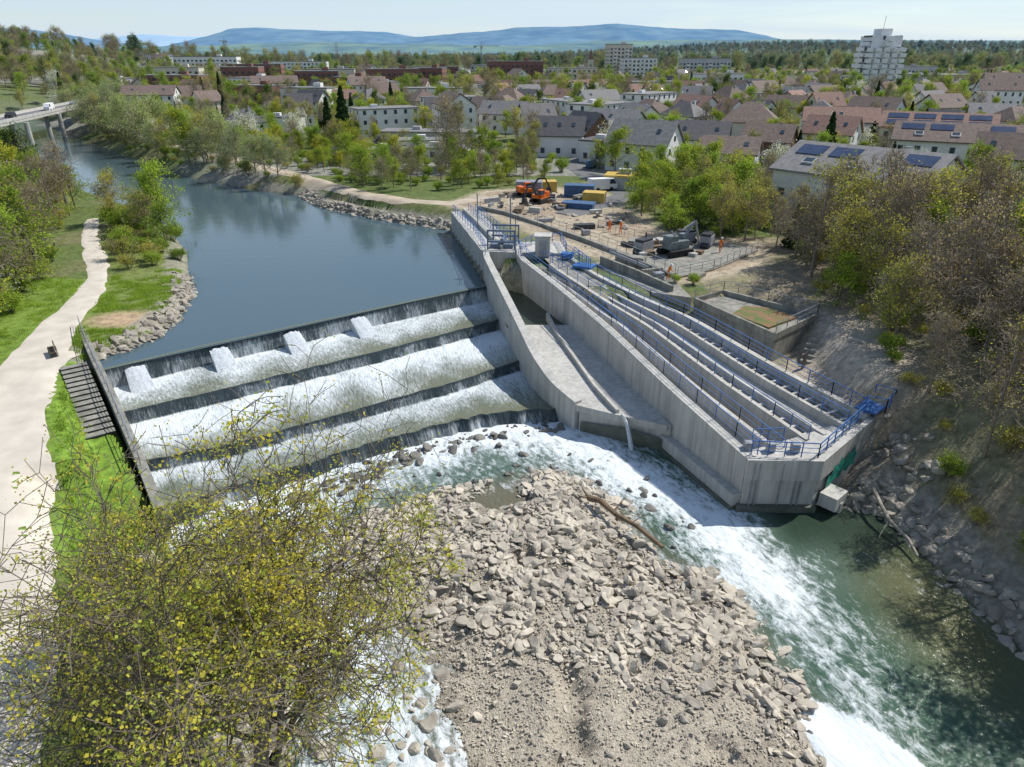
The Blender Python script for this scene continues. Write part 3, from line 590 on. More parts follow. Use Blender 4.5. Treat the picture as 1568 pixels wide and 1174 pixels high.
n=34000; x=NR.uniform(-11,15,n); y=NR.uniform(12,43,n); zb=barz(x,y); up_=sm((y-22+x*.35)/8); dens=np.clip(.10+.58*up_,0,1)*(.25+1.2*sm((fbm(x,y,2.5,60)-.38)*4))
k=(NR.rand(n)<dens)&(zb>-.2); x,y,zb,up_=x[k],y[k],zb[k],up_[k]; s=np.exp(NR.normal(0,.55,len(x)))*(.065+.085*up_); s=np.clip(s,.04,.46)
scatter('gravel_bar_boulders',np.stack([x,y,zb+s*.25],-1),np.stack([s,s,s*NR.uniform(.6,1,len(s))],-1),RL,rot=rrot(len(x)))
n=11000; x=NR.uniform(-8,15,n); y=NR.uniform(13,36,n); zb=barz(x,y); k=zb>-.05; x,y,zb=x[k],y[k],zb[k]; s=NR.uniform(.03,.08,len(x)); scatter('gravel_bar_pebbles',np.stack([x,y,zb+s*.3],-1),s,RL,rot=rrot(len(x)))
def strew(line,n,w,smin,smax,name,coll):
    L=np.array(line,float)[:,:2]; t=np.concatenate([[0],np.cumsum(np.hypot(*np.diff(L,axis=0).T))]); u=NR.rand(n)*t[-1]
    x=np.interp(u,t,L[:,0])+NR.normal(0,w,n); y=np.interp(u,t,L[:,1])+NR.normal(0,w,n); s=smin+(smax-smin)*NR.rand(n)**2
    scatter(name,np.stack([x,y,s*.1-.05],-1),s,coll,rot=rrot(n))
strew([(-15,39.5),(-10,43.6),(-5,47.1),(0,49.1),(4,50)],150,.6,.15,.6,'weir_foot_boulders',RD)
strew([(-11,40),(-4,42.5),(4,44.5),(9,40),(11.5,36)],60,1.2,.12,.45,'rapids_boulders',RD)
strew([(-9,34),(-7,28),(-5,24),(-3,17)],110,1.1,.12,.5,'left_rapids_boulders',RG)
strew([(-15,36),(-12,29),(-8.5,22),(-6,15)],110,1.0,.2,.7,'left_bank_boulders',RL)
def rip(line,n,off,w,smin,smax,name,coll):
    P=np.array(line,float); T=np.gradient(P,axis=0); T/=np.hypot(T[:,0],T[:,1])[:,None]; Nn=np.stack([-T[:,1],T[:,0]],-1)*off
    t=np.concatenate([[0],np.cumsum(np.hypot(*np.diff(P,axis=0).T))]); u=NR.rand(n)*t[-1]; r=NR.rand(n)*w
    x=np.interp(u,t,P[:,0])+np.interp(u,t,Nn[:,0])*(r-.4); y=np.interp(u,t,P[:,1])+np.interp(u,t,Nn[:,1])*(r-.4); s=smin+(smax-smin)*NR.rand(n)**1.7
    z=Hh(x,y); wl=wlev(x,y)-.1; z=np.maximum(z,wl); scatter(name,np.stack([x,y,z+s*.1],-1),s,coll,rot=rrot(n))
rip(UPL[0:6],330,1,2.0,.2,.55,'left_bank_riprap',RG)
rip(UPR[6:11],380,1,2.0,.25,.65,'right_bank_riprap',RG)
rip(LOR[4:],600,1,2.2,.15,.5,'lower_right_bank_riprap',RG)
rip(LOL[1:6],260,1,3.5,.25,.6,'lower_left_bank_riprap',RL)
n=170;x=NR.uniform(22,29,n);y=NR.uniform(38,45,n);k=(x-25.5)**2+(y-40.5)**2<14; x,y=x[k],y[k]; y=np.where((x<26.5)&(y>39.5),y-4,y); s=NR.uniform(.15,.5,len(x)); scatter('outlet_boulders',np.stack([x,y,Hh(x,y)+s*.1],-1),s,RG,rot=rrot(len(x)))

# ------------------------------------------------------------------ trees
def quads(P,s,rng,asp=1.):
    n=len(P); a=rng.normal(size=(n,3)); a/=np.linalg.norm(a,axis=1)[:,None]; b=rng.normal(size=(n,3)); b-=a*(a*b).sum(1)[:,None]; b/=np.linalg.norm(b,axis=1)[:,None]
    s=s*rng.uniform(.6,1.4,n)[:,None]; a=a*s*.5*asp;b=b*s*.5
    V=np.stack([P-a-b*.6,P+a*.3-b,P+a+b*.6,P-a*.3+b],1).reshape(-1,3); return V,np.arange(4*n).reshape(n,4)
def tree_obj(name,segs,leaves,mats,link=False,loc=None):
    Vs=[];Fs=[];Ms=[];o=0
    for p,q,r0,r1 in segs:
        n=6 if r0>.12 else (4 if r0>.04 else 3)
        d=q-p
        if d.length<1e-5: continue
        a=d.orthogonal().normalized(); b=d.normalized().cross(a)
        for c_,r in ((p,r0),(q,r1)):
            for k in range(n):
                t=2*math.pi*k/n; Vs.append(c_+a*(math.cos(t)*r)+b*(math.sin(t)*r))
        Fs+=[(o+k,o+(k+1)%n,o+n+(k+1)%n,o+n+k) for k in range(n)]; Ms+=[0]*n; o+=2*n
    Vs=[tuple(v) for v in Vs]
    for mi,(LV,LF) in enumerate(leaves):
        if len(LV)==0: continue
        Vs+=LV.tolist(); Fs+=(LF+o).tolist(); Ms+=[mi+1]*len(LF); o+=len(LV)
    me=bpy.data.meshes.new(name); me.from_pydata(Vs,[],Fs)
    for m in mats: me.materials.append(m)
    me.polygons.foreach_set('material_index',Ms); me.update(); ob=bpy.data.objects.new(name,me)
    if link: ROOT.objects.link(ob)
    if loc: ob.location=loc
    return ob
def grow_tree(seed,H=10,R=3.6,tr=.2,pieces=6,clear=.2,k1=3,k2=2,k3=2,lv=3,droop=0.,twr=.012,spread=1.0,wob=.18,lean=None):
    r=random.Random(seed); segs=[];tips=[]
    def rv(): return Vector((r.gauss(0,1),r.gauss(0,1),r.gauss(0,1)))
    def grow(p,d,L,rad,l):
        n=pieces if l==0 else (3 if l<lv else 2)
        for i in range(n):
            f=(i+1)/n
            d=(d+rv()*(wob*(.35 if l==0 else 1))+Vector((0,0,.10 if l<2 else -droop))).normalized()
            q=p+d*L/n; r2=max(twr,rad*(1-.75/n) if l else rad*(1-.8/n)); segs.append((p,q,rad,r2)); p=q; rad=r2
            if l<lv:
                if l==0 and f<clear: continue
                kk=(k1,k2,k3,k3)[min(l,3)]
                for _ in range(kk):
                    a=r.uniform(.55,1.15)*(spread if l==0 else 1); o=rv(); o=(o-d*o.dot(d)).normalized(); dd=d*math.cos(a)+o*math.sin(a)
                    LL=(R*(1.25-.75*f)*r.uniform(.6,1.25)) if l==0 else L*r.uniform(.4,.65)
                    grow(p.copy(),dd,LL,max(twr,rad*(.5 if l==0 else .6)),l+1)
            if l>=lv: tips.append(q.copy())
    grow(Vector((0,0,-.3)),Vector(lean or (0,0,1)),H*.85,tr,0)
    return segs,tips
def leafset(tips,n,s,seed,sp=.35,asp=1.,cf=.55):
    rng=np.random.RandomState(seed); T=np.array([tuple(t) for t in tips])
    cl=np.sin(T[:,0]*1.3+seed)+np.sin(T[:,1]*1.5+seed*2)+np.sin(T[:,2]*1.4)
    wgt=(rng.rand(len(T))**2+.05)*np.clip(1+cf*cl,.06,3); idx=rng.choice(len(T),n,p=wgt/wgt.sum()); P=T[idx]+rng.normal(0,sp,(n,3))*np.array([1,1,.8]); return quads(P,s,rng,asp=asp)
TL=lib('tree_library')
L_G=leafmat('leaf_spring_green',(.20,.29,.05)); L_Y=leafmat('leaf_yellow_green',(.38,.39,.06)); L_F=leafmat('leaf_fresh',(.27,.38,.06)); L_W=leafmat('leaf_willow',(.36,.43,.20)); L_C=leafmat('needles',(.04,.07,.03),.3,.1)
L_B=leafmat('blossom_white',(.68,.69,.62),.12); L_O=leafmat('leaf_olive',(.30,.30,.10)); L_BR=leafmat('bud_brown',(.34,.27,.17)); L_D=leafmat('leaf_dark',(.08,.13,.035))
def addt(o): TL.objects.link(o); return o
def mk(name,seed,mats,n,s,link=False,loc=None,sp=.35,**kw):
    sg,tp=grow_tree(seed,**kw); lv=[leafset(tp,n_,s,seed*7+i,sp) for i,n_ in enumerate(n)]; return tree_obj(name,sg,lv,mats,link,loc)
addt(mk('a_spring',1,[BARK,L_G,L_Y],(2500,1000),.23,H=10,R=3.8))
addt(mk('b_fresh',2,[BARK,L_F,L_G],(2900,800),.23,H=9.5,R=4.0,clear=.12))
addt(mk('c_bare',3,[BARKG,L_BR,L_O],(800,500),.12,H=10.5,R=3.8,k2=3,twr=.022))
addt(mk('d_willow',4,[BARKG,L_W,L_F],(2500,500),.20,H=9.5,R=4.2,clear=.1,k2=3,twr=.018))
def conifer(name,seed,H=10,R=2.2,n=2400):
    rng=np.random.RandomState(seed); h=rng.rand(n)**1.3; z=.08*H+h*H*.92; lay=np.abs(np.sin(z*2.6+rng.rand(n)*.6)); rad=(1-h)**.85*R*(.55+.45*lay)*rng.rand(n)**.35; t=rng.rand(n)*6.283
    P=np.stack([np.cos(t)*rad,np.sin(t)*rad,z-rad*.25],-1); V_,F_=quads(P,.42,rng,asp=1.3); return tree_obj(name,[(Vector((0,0,-.3)),Vector((0,0,H*.95)),.16,.03)],[(V_,F_)],[BARK,L_C])
addt(conifer('e_conifer',5)); addt(mk('f_blossom',6,[BARK,L_B,L_F],(2300,300),.22,H=8,R=3.5,clear=.1))
def shrub(name,seed,mats,n,s,R=2.2,Hs=3.2):
    r=random.Random(seed); segs=[];tips=[]
    for k in range(16):
        t=r.uniform(0,6.28); ou=r.uniform(.3,1)*R; p=Vector((r.uniform(-.3,.3),r.uniform(-.3,.3),-.2)); q=Vector((math.cos(t)*ou*.6,math.sin(t)*ou*.6,Hs*.55*r.uniform(.6,1.1))); segs.append((p,q,.05,.03))
        for j in range(6):
            e=q+Vector((r.gauss(0,.5),r.gauss(0,.5),r.uniform(.1,1.2)*Hs*.3)); segs.append((q,e,.025,.012)); tips+=[e,(q+e)/2]
            for _ in range(2):
                e2=e+Vector((r.gauss(0,.35),r.gauss(0,.35),r.uniform(0,.6))); segs.append((e,e2,.014,.008)); tips.append(e2)
    return tree_obj(name,segs,[leafset(tips,n_,s,seed+i,.3) for i,n_ in enumerate(n)],mats)
addt(shrub('g_shrub_green',7,[BARK,L_F,L_G],(1400,900),.18)); addt(shrub('h_shrub_olive',8,[BARKG,L_O,L_Y],(900,600),.16))
addt(mk('i_bare_tall',9,[BARKG,L_BR,L_Y],(500,700),.12,H=12,R=3.2,k2=3,clear=.3,twr=.022)); addt(mk('j_yellow',10,[BARK,L_Y,L_F],(3000,600),.22,H=9,R=3.2,clear=.1)); addt(mk('k_olive_tree',12,[BARKG,L_O,L_Y],(1700,1000),.18,H=10,R=3.8,k2=3,twr=.018))
addt(mk('l_dark_green',13,[BARK,L_D,L_G],(2900,500),.27,H=9,R=3.6,clear=.1))
SPR,FRE,BAR_,WIL,CON,BLO,SHG,SHO,BTL,YEL,OLI,DRK=range(12)

HOUSES=[]
def house_clear(x,y,extra=0):
    k=np.ones(len(x),bool)
    for hx,hy,hr in HOUSES: k&=np.hypot(x-hx,y-hy)>hr+extra
    return k
# ------------------------------------------------------------------ houses
RO_G=nmat('roof_grey_tile',(.24,.23,.225),(.165,.16,.155),1.5,.8,.3,8); RO_B=nmat('roof_brown_tile',(.21,.155,.125),(.135,.10,.085),1.5,.85,.3,8); RO_R=nmat('roof_red_tile',(.30,.175,.13),(.20,.125,.10),1.5,.85,.3,8); RO_D=nmat('roof_dark',(.085,.08,.085),(.12,.115,.115),1.5,.7,.2,8)
W_W=nmat('render_white',(.76,.75,.71),(.68,.67,.64),.5,.9); W_C=nmat('render_cream',(.64,.58,.47),(.56,.51,.42),.5,.9); W_B=nmat('brick_red',(.27,.125,.10),(.19,.095,.08),1.5,.9); W_G=nmat('render_grey',(.47,.47,.46),(.38,.38,.38),.5,.9); W_O=nmat('timber_brown',(.20,.11,.07),(.14,.08,.055),1.5,.85)
SOLAR=nmat('solar_panel',(.035,.05,.10),(.055,.075,.125),.8,.18)
def house_mesh(L,D,h,rh,wall,roof,kind='gable',solar=0,seed=0):
    r=random.Random(seed); m=MB(); oh=.5
    if kind=='gable':
        m.yprism([(-D/2,0),(D/2,0),(D/2,h),(0,h+rh-.12),(-D/2,h)],-L/2,L/2,0)
        for s in (1,-1):
            k=rh/(D/2); e=D/2+oh
            m.yprism([(0,h+rh+.05),(s*e,h-oh*k+.05),(s*e,h-oh*k+.3),(0,h+rh+.32)] if s<0 else [(0,h+rh+.32),(e,h-oh*k+.3),(e,h-oh*k+.05),(0,h+rh+.05)],-L/2-oh,L/2+oh,1)
    elif kind=='hip':
        m.box((0,0,h/2),(D,L,h)); e=oh; a=D/2+e;b=L/2+e; t=max(.5,L/2-D/2*.8)
        m.add([(-a,-b,h),(a,-b,h),(a,b,h),(-a,b,h),(0,-t,h+rh),(0,t,h+rh),(-a,-b,h-.2),(a,-b,h-.2),(a,b,h-.2),(-a,b,h-.2)],[(0,1,4),(1,2,5,4),(2,3,5),(3,0,4,5),(6,7,1,0),(7,8,2,1),(8,9,3,2),(9,6,0,3),(9,8,7,6)],1)
    else:
        m.box((0,0,h/2),(D,L,h)); m.box((0,0,h+.15),(D+.5,L+.5,.3),0,1); m.box((D*.1,L*.15,h+.7),(1.6,2.2,.9),0,0)
    fl=max(1,int((h+.4)/2.8))
    for f in range(fl):
        z=1.55+f*2.8
        for s in (1,-1):
            n=max(2,int(L/2.9))
            for i in range(n):
                if r.random()<.12: continue
                y=-L/2+(i+.5)*L/n; m.box((s*(D/2+.012),y,z),(.05,1.15,1.4),0,3); m.box((s*(D/2+.03),y,z),(.06,.95,1.2),0,2)
            n=max(2,int(D/3.2))
            for i in range(n):
                x=-D/2+(i+.5)*D/n; m.box((x,s*(L/2+.012),z),(1.15,.05,1.4),0,3); m.box((x,s*(L/2+.03),z),(.95,.06,1.2),0,2)
    if kind=='gable' and rh>2.4:
        for s in (1,-1): m.box((0,s*(L/2+.03),h+.9),(1.0,.06,1.0),0,2)
    if kind!='flat':
        m.box((D*.12,-L*.2,h+rh*.85),(.6,.7,1.7),0,0); m.box((D*.12,-L*.2,h+rh*.85+.9),(.7,.8,.12),0,1)
        m.box((D/2+.03,L*.1,1.05),(.07,1.0,2.1),0,1)
    if kind=='gable':
        k=rh/(D/2); ang=math.atan(k)
        for s in (1,-1):
            for i in range(3 if not solar else 0):
                if r.random()<.4: continue
                x=s*D*.25; y=-L*.3+i*L*.3
                m.box((x,y,h+rh-abs(x)*k+.38),(1.1,.8,.1),0,2,tilt=s*ang)
            if solar:
                for i in range(solar):
                    for j in range(4):
                        if solar==1 and j==1: continue
                        x=s*(D*.16+i*D*.22); y=-L*.36+j*L*.24; m.box((x,y,h+rh-abs(x)*k+.40),(D*.18,L*.19,.08),0,4,tilt=s*ang)
                for j in range(3 if solar==1 else 0):
                    x=s*D*.36; y=-L*.3+j*L*.3; m.box((x,y,h+rh-abs(x)*k+.45),(1.2,1.6,.25),0,3,tilt=s*ang); m.box((x,y,h+rh-abs(x)*k+.56),(1.0,1.4,.1),0,2,tilt=s*ang)
    return m.obj('tmp',[wall,roof,GLASS,FRAME,SOLAR],link=False).data
def put_house(name,me,x,y,rz,rad,z=None,sc=(1,1,1)):
    o=bpy.data.objects.new(name,me); ROOT.objects.link(o); o.location=(x,y,(hz(x,y) if z is None else z)-.15); o.rotation_euler=(0,0,rz); o.scale=sc; HOUSES.append((x,y,rad)); return o
def H1(name,x,y,rzdeg,L,D,h,rh,wall,roof,kind='gable',**k): return put_house(name,house_mesh(L,D,h,rh,wall,roof,kind,seed=int(x*7+y),**k),x,y,math.radians(rzdeg),max(L,D)*.55)
H1('apartment_house_with_solar_roof',48.5,96.5,39.5,20,13.5,7.4,3.0,W_W,RO_G,solar=1)
H1('white_gabled_house',27.5,149.5,58,13,9.5,5.8,3.9,W_W,RO_G)
H1('white_cottage',41.5,136,66,10,8.5,5.4,2.4,W_W,RO_B)
H1('dark_roof_house',11.5,172,80,11,8,5,3.6,W_W,RO_D); H1('dark_red_barn',18.5,180,30,11,8,5,4,W_O,RO_D)
H1('white_long_house',27,190,50,14,10,5.8,3.2,W_W,RO_G); H1('hip_roof_villa',64,196,70,14,13,6,4.6,W_C,RO_B,'hip')
H1('white_gabled_house',59,236,20,16,11,6,4,W_W,RO_R); H1('dark_roof_house',44,168,70,12,9,4.6,3.4,W_W,RO_D); H1('brown_timber_house',57,160,60,10,9,5,3,W_O,RO_B)
H1('grey_flat_roof_house',21,162,60,9,8,4.6,.5,W_W,RO_D,'flat'); H1('garden_pavilion',-27,161,85,10,5,2.8,.5,W_W,RO_G,'flat'); H1('garden_pavilion',-16,164,80,12,6,2.8,.5,W_W,RO_G,'flat'); H1('garden_pavilion',-22,196,85,26,9,3.2,.5,W_G,RO_G,'flat'); H1('garden_pavilion',-20,178,95,16,7,3,.5,W_W,RO_G,'flat')
H1('flat_roof_white_house',-70,222,85,11,9,4.8,.5,W_W,RO_D,'flat')
H1('terraced_house_with_solar_roof',92,150,60,22,11,6,3,W_W,RO_B,solar=1); H1('terraced_house_with_solar_roof',104,178,60,24,11,6,3,W_C,RO_R,solar=2); H1('terraced_house',88,196,70,18,10,6,3,W_W,RO_R)
H1('white_gabled_house',112,226,40,14,11,6,4,W_W,RO_B)
for i,(x,y,rz) in enumerate([(-42,172,.2),(-38,158,.9),(-8,152,.4),(-33,182,.1),(-52,196,.7),(3,160,.3)]): H1('garden_shed',x,y,math.degrees(rz),4.5,3.2,2.2,.9,W_O if i%2 else W_W,RO_D if i%2 else RO_R)
protos=[]
for i,(L,D,h,rh,wl,rf,kd) in enumerate([(12,9,5.6,3.6,W_W,RO_B,'gable'),(11,9,5.4,3.4,W_W,RO_R,'gable'),(13,10,5.8,3.8,W_C,RO_B,'gable'),(11,10,5.6,3.4,W_W,RO_D,'hip'),(14,9,5.6,3.2,W_W,RO_G,'gable'),(10,8.5,5.2,3.6,W_W,RO_D,'gable'),(12,10,5.6,4,W_C,RO_B,'hip'),(16,10,6,.4,W_W,RO_G,'flat'),(12,9,6,3.4,W_C,RO_R,'gable'),(20,11,8.4,3.2,W_W,RO_B,'gable'),(20,11,8,.5,W_W,RO_G,'flat'),(9,8,5.4,3,W_W,RO_B,'hip')]):
    protos.append(house_mesh(L,D,h,rh,wl,rf,kd,seed=i))
def block(name,x,y,rz,L,D,h,wall,band=None,balc=True,roof=RO_G):
    m=MB(); m.box((0,0,h/2),(L,D,h),0,0); m.box((0,0,h+.25),(L+.3,D+.3,.5),0,1); m.box((L*.2,0,h+1.3),(3.5,3,1.8),0,0)
    fl=int(h/2.85)
    for f in range(fl):
        z=1.6+f*2.85
        for s in (1,-1):
            n=max(3,int(L/3.2))
            for i in range(n):
                xx=-L/2+(i+.5)*L/n
                m.box((xx,s*(D/2+.03),z),(1.7,.06,1.45),0,2)
                if balc and i%3==1: m.box((xx,s*(D/2+.6),z-.75),(3.0,1.2,1.0),0,3)
            n=max(2,int(D/3.5))
            for i in range(n): m.box((s*(L/2+.03),-D/2+(i+.5)*D/n,z),(.06,1.4,1.4),0,2)
    o=m.obj(name,[wall,roof,GLASS,band or WHITE]); o.location=(x,y,hz(x,y)-.2); o.rotation_euler=(0,0,rz); HOUSES.append((x,y,max(L,D)*.6)); return o
block('brick_apartment_block',2,545,.05,40,14,16,W_B,W_B); block('cream_apartment_block',42,530,.0,34,12,12,W_C,W_W); block('beige_tower_block',92,655,.15,20,15,28,W_C,WHITE); block('white_apartment_block',98,585,.1,26,13,18,W_W,W_W)
block('grey_apartment_block',166,650,.05,42,13,17,W_G,W_W); block('white_apartment_block',-35,330,.1,26,12,8,W_W)
block('white_apartment_block',130,470,.1,34,12,10,W_W,W_W); block('cream_apartment_block',250,500,.1,40,12,9,W_C,W_W); block('brick_apartment_block',-60,560,.1,40,12,12,W_B,W_B); block('grey_apartment_block',330,640,.1,60,14,11,W_G,W_W); block('white_apartment_block',-250,620,.1,50,14,13,W_W,W_W); block('cream_apartment_block',75,400,.2,26,11,8,W_C,W_W)
for i,(x,y,L,h,w_) in enumerate([(-190,420,34,8,W_B),(-160,446,22,12,W_B),(-140,405,26,8,W_W),(-112,430,24,11,W_B),(-86,405,18,9,W_B),(-70,440,30,12,W_B),(-210,470,30,9,W_C),(-52,470,20,12,W_B),(-120,350,24,7,W_B),(-90,330,22,7,W_W),(-170,500,34,12,W_B),(-120,500,30,10,W_C)]): block('apartment_block',x,y,R_.uniform(-.4,.4),L,12,h+1,w_,W_O if w_ is W_B else W_W)
block('long_industrial_hall',320,560,.05,80,30,7,W_G,None,False,RO_G); block('grey_apartment_block',-10,640,.0,50,13,12,W_G); block('white_apartment_block',-180,640,.1,46,13,12,W_W)
m=MB(); m.box((0,0,14.8),(17,12,30.5),0,0); m.box((0,0,31.5),(6,8,4.2),0,0); m.tube((0,0,33),(0,0,40),.12,5,2)
for f in range(11):
    z=1.6+f*2.75
    for j,xx in enumerate((-9.5,-5,0,5,9.5)):
        if f>8 and abs(xx)>4: continue
        st=(f+j)%2
        m.box((xx,-6.6-.5*st,z-.2),(3.3,1.6+st,1.9),0,0)
        m.box((xx+(1.9 if st else -1.9),-6.05,z+.1),(1.7,.3,1.9),0,1)
    for s in (-1,1):
        m.box((s*(9.6+(f%2)*.9 -(2.5 if f>8 else 0)),0,z),(2.6,9,1.9),0,0); m.box((s*8.56,-1,z+.8),(.3,8,.9),0,1)
o=m.obj('stepped_white_tower_block',[WHITE,GLASS,STEEL]); o.location=(203,420,hz(203,420)); o.rotation_euler=(0,0,.1); HOUSES.append((203,420,18))
m=MB(); m.box((0,0,8),(5,5,16)); m.add([(-2.6,-2.6,16),(2.6,-2.6,16),(2.6,2.6,16),(-2.6,2.6,16),(0,0,25)],[(0,1,4),(1,2,4),(2,3,4),(3,0,4)],1); m.yprism([(-5,0),(5,0),(5,8),(0,13),(-5,8)],2.52,22,0); m.yprism([(-5.4,7.8),(0,13.2),(5.4,7.8),(0,13.6)],2.55,22.3,1)
for z in (6,11): m.box((0,-2.53,z),(1,.06,2),0,2)
o=m.obj('church',[W_C,RO_R,GLASS]); o.location=(72,690,hz(72,690)); HOUSES.append((72,690,14))
cnt=0
yy=205
while yy<680:
    xx=-.62*yy-10
    while xx<.80*yy+20:
        x=xx+R_.uniform(-7,7); y=yy+R_.uniform(-7,7)
        okk=not (x< np.interp(y,[200,246,320,700],[-95,-140,-190,-330]) ) and all(math.hypot(x-a,y-b)>c+8 for a,b,c in HOUSES) and sdist(np.array([x]),np.array([y]),CHAN)[0]>25
        if x<-40 and y<330: okk=okk and R_.random()<.35
        if okk and R_.random()<.86:
            big=R_.random()<.09; pm=R_.choice(protos[9:11]) if big else R_.choice(protos[:9]+protos[11:]); u=R_.uniform(.8,1.1)
            put_house('family_house',pm,x,y,R_.choice([.3,.5,1.9,2.0,1.2,1.0,2.6])+R_.uniform(-.2,.2),10 if big else 6.5,sc=(u,u*R_.uniform(.85,1.15),R_.uniform(.88,1.12))); cnt+=1
        xx+=21+ (yy-200)*.018
    yy+=20+(yy-200)*.022
for (x,y,i,rz) in [(76,172,1,.9),(72,222,0,.6),(84,240,2,1.4),(38,212,5,.5),(10,206,2,.9),(-2,226,4,1.2),(125,200,1,.8),(-5,190,7,1.5),(90,128,0,1.0)]:
    if all(math.hypot(x-a,y-b)>c+6 for a,b,c in HOUSES): put_house('family_house',protos[i],x,y,rz,8)
def lattice(m,p,q,w,n):
    p=Vector(p);q=Vector(q);d=(q-p); a=d.orthogonal().normalized()*w; b=d.normalized().cross(a.normalized())*w
    cs=[a+b,a-b,-a-b,b-a]
    for c in cs: m.tube(p+c,q+c,w*.14,4)
    for i in range(n):
        for k in range(4): m.tube(p+d*(i/n)+cs[k],p+d*((i+1)/n)+cs[(k+1)%4],w*.10,3,cap=False)
for x,y,h,rz in ((-28,690,27,.4),(-260,690,25,2.2)):
    m=MB(); lattice(m,(0,0,0),(0,0,h),.6,14); lattice(m,(-7,0,h),(18,0,h),.4,14); m.box((-6,0,h-.8),(2.4,1.2,1.5)); m.tube((0,0,h),(0,0,h+3.5),.2,4); m.box((.8,.7,h-1.4),(1.2,1.2,1.5))
    o=m.obj('tower_crane',STEEL); o.location=(x,y,hz(x,y)); o.rotation_euler=(0,0,rz)
for x,y in ((430,1150),(560,1250),(700,1450),(-300,1300)):
    m=MB(); lattice(m,(0,0,0),(0,0,40),1.2,12)
    for z,l in ((28,8),(33,6),(38,4)): m.tube((-l,0,z),(l,0,z),.25,4)
    o=m.obj('transmission_pylon',STEEL); o.location=(x,y,hz(x,y))

# ------------------------------------------------------------------ tree masses
EXC=[CONSTR,[(-6,112),(-9,104),(-4,76),(0,50),(14,36),(24,36),(28,44),(30,58),(31,66),(31,84),(20,90),(8,108)]]
def region(poly,n,mind,seed=0,chan=2.,path=2.2):
    P=np.array(poly); rng=np.random.RandomState(seed); x=rng.uniform(P[:,0].min(),P[:,0].max(),n); y=rng.uniform(P[:,1].min(),P[:,1].max(),n)
    k=inpoly(x,y,poly)&(sdist(x,y,CHAN)>chan)
    for e in EXC: k&=~inpoly(x,y,e)
    k&=(sdist(x,y,PL+PR[::-1])>path)&(dline(x,y,RPATH)>2.6+path*.3)&(dline(x,y,STREET)>4)&house_clear(x,y)&(dline(x,y,[(-163,284),(-133,170)])>9)
    x,y=x[k],y[k]
    if mind>0:
        keep=[]; g={}
        for i in range(len(x)):
            c=(int(x[i]//mind),int(y[i]//mind)); okk=True
            for a in (-1,0,1):
                for b in (-1,0,1):
                    for j in g.get((c[0]+a,c[1]+b),()):
                        if (x[i]-x[j])**2+(y[i]-y[j])**2<mind*mind: okk=False;break
            if okk: g.setdefault(c,[]).append(i); keep.append(i)
        x,y=x[keep],y[keep]
    return x,y
def mass(name,poly,n,mind,kinds,wts,smin,smax,seed,**k):
    x,y=region(poly,n,mind,seed,**k); m=len(x)
    if m==0: return
    w=np.array(wts,float); idx=NR.choice(kinds,m,p=w/w.sum()); s=NR.uniform(smin,smax,m); s3=np.stack([s,s,s*NR.uniform(.85,1.2,m)],-1)
    z=Hh(x,y); return scatter(name,np.stack([x,y,z-.1],-1),s3,TL,idx)
SLP=[(26.5,14),(27.5,36),(29,46),(31,58),(31,72),(34,82),(75,84),(90,60),(70,10)]
mass('right_slope_woodland',SLP,2200,3.1,[BAR_,BTL,OLI,SPR,YEL,FRE],[5,3.5,3.5,1.2,1.2,1],.62,1.02,1,chan=4.5)
mass('right_slope_undergrowth',SLP,3000,2.0,[SHO,SHG,BAR_],[3,1.6,1.5],.28,.6,2,chan=2.6)
mass('right_bank_trees',[(31,72),(32,84),(26,94),(30,112),(36,112),(34,94),(52,80),(58,84),(85,86),(75,72)],500,3.2,[BAR_,FRE,SPR,OLI,BTL],[3,2,2,3,1],.48,.68,3)
mass('right_garden_trees',[(30,104),(36,122),(60,124),(95,118),(110,100),(72,84),(64,96),(56,110),(44,108)],400,4.2,[BAR_,FRE,SPR,OLI,YEL],[2,2,3,3,1],.45,.75,33)
mass('construction_edge_shrubs',[(19.5,92),(19,108),(18,122),(28,130),(40,124),(36,96),(31,87),(25,89)],400,2.3,[SHG,FRE,SPR,SHO,OLI],[3,2,2,1.5,1.5],.42,.8,4)
LW_=[(-49,30),(-46,52),(-49,64),(-52,76),(-62,96),(-75,118),(-105,120),(-90,30)]
mass('left_bank_woodland',LW_,2000,3.5,[SPR,YEL,OLI,FRE,BLO,BAR_],[2,3,3,2,.7,2.5],.55,.95,5,path=3.5)
mass('left_bank_undergrowth',LW_,1200,2.6,[SHG,SHO],[2,2],.4,.8,6,path=2.8)
mass('left_shore_bushes',[(-46,78),(-53,91),(-64,108),(-60,113),(-46,94),(-40,82)],400,2.0,[SHG,FRE,SHO,OLI],[4,.6,2,.8],.5,.85,7,chan=.3,path=1.2)
mass('left_far_bank_trees',[(-66,110),(-84,128),(-116,165),(-146,204),(-178,245),(-228,300),(-360,300),(-130,110)],2500,4.8,[SPR,OLI,BAR_,FRE,BLO,YEL,DRK],[3,3,3,2,.8,1,.4],.6,1.0,8,chan=1.2)
mass('left_hillside_trees',[(-180,150),(-240,310),(-230,430),(-520,520),(-420,200)],3500,7.5,[SPR,OLI,BAR_,FRE,DRK,YEL],[3,4,4,1.5,1,1],.95,1.35,18)
mass('riverside_willows',[(-54,143),(-70,157),(-90,180),(-115,208),(-155,255),(-190,312),(-170,320),(-130,245),(-100,206),(-76,182),(-58,160),(-48,150)],1500,3.6,[WIL,SPR,FRE,BLO,OLI],[6,1.5,1,.7,1],.7,1.15,9,chan=.8,path=0)
mass('shore_shrubs',[(-50,139),(-66,151),(-84,171),(-106,195),(-148,247),(-142,250),(-100,196),(-78,172),(-60,152),(-47,143)],900,1.9,[WIL,SHO,SHG],[1.5,2,2],.35,.7,19,chan=.3,path=-1)
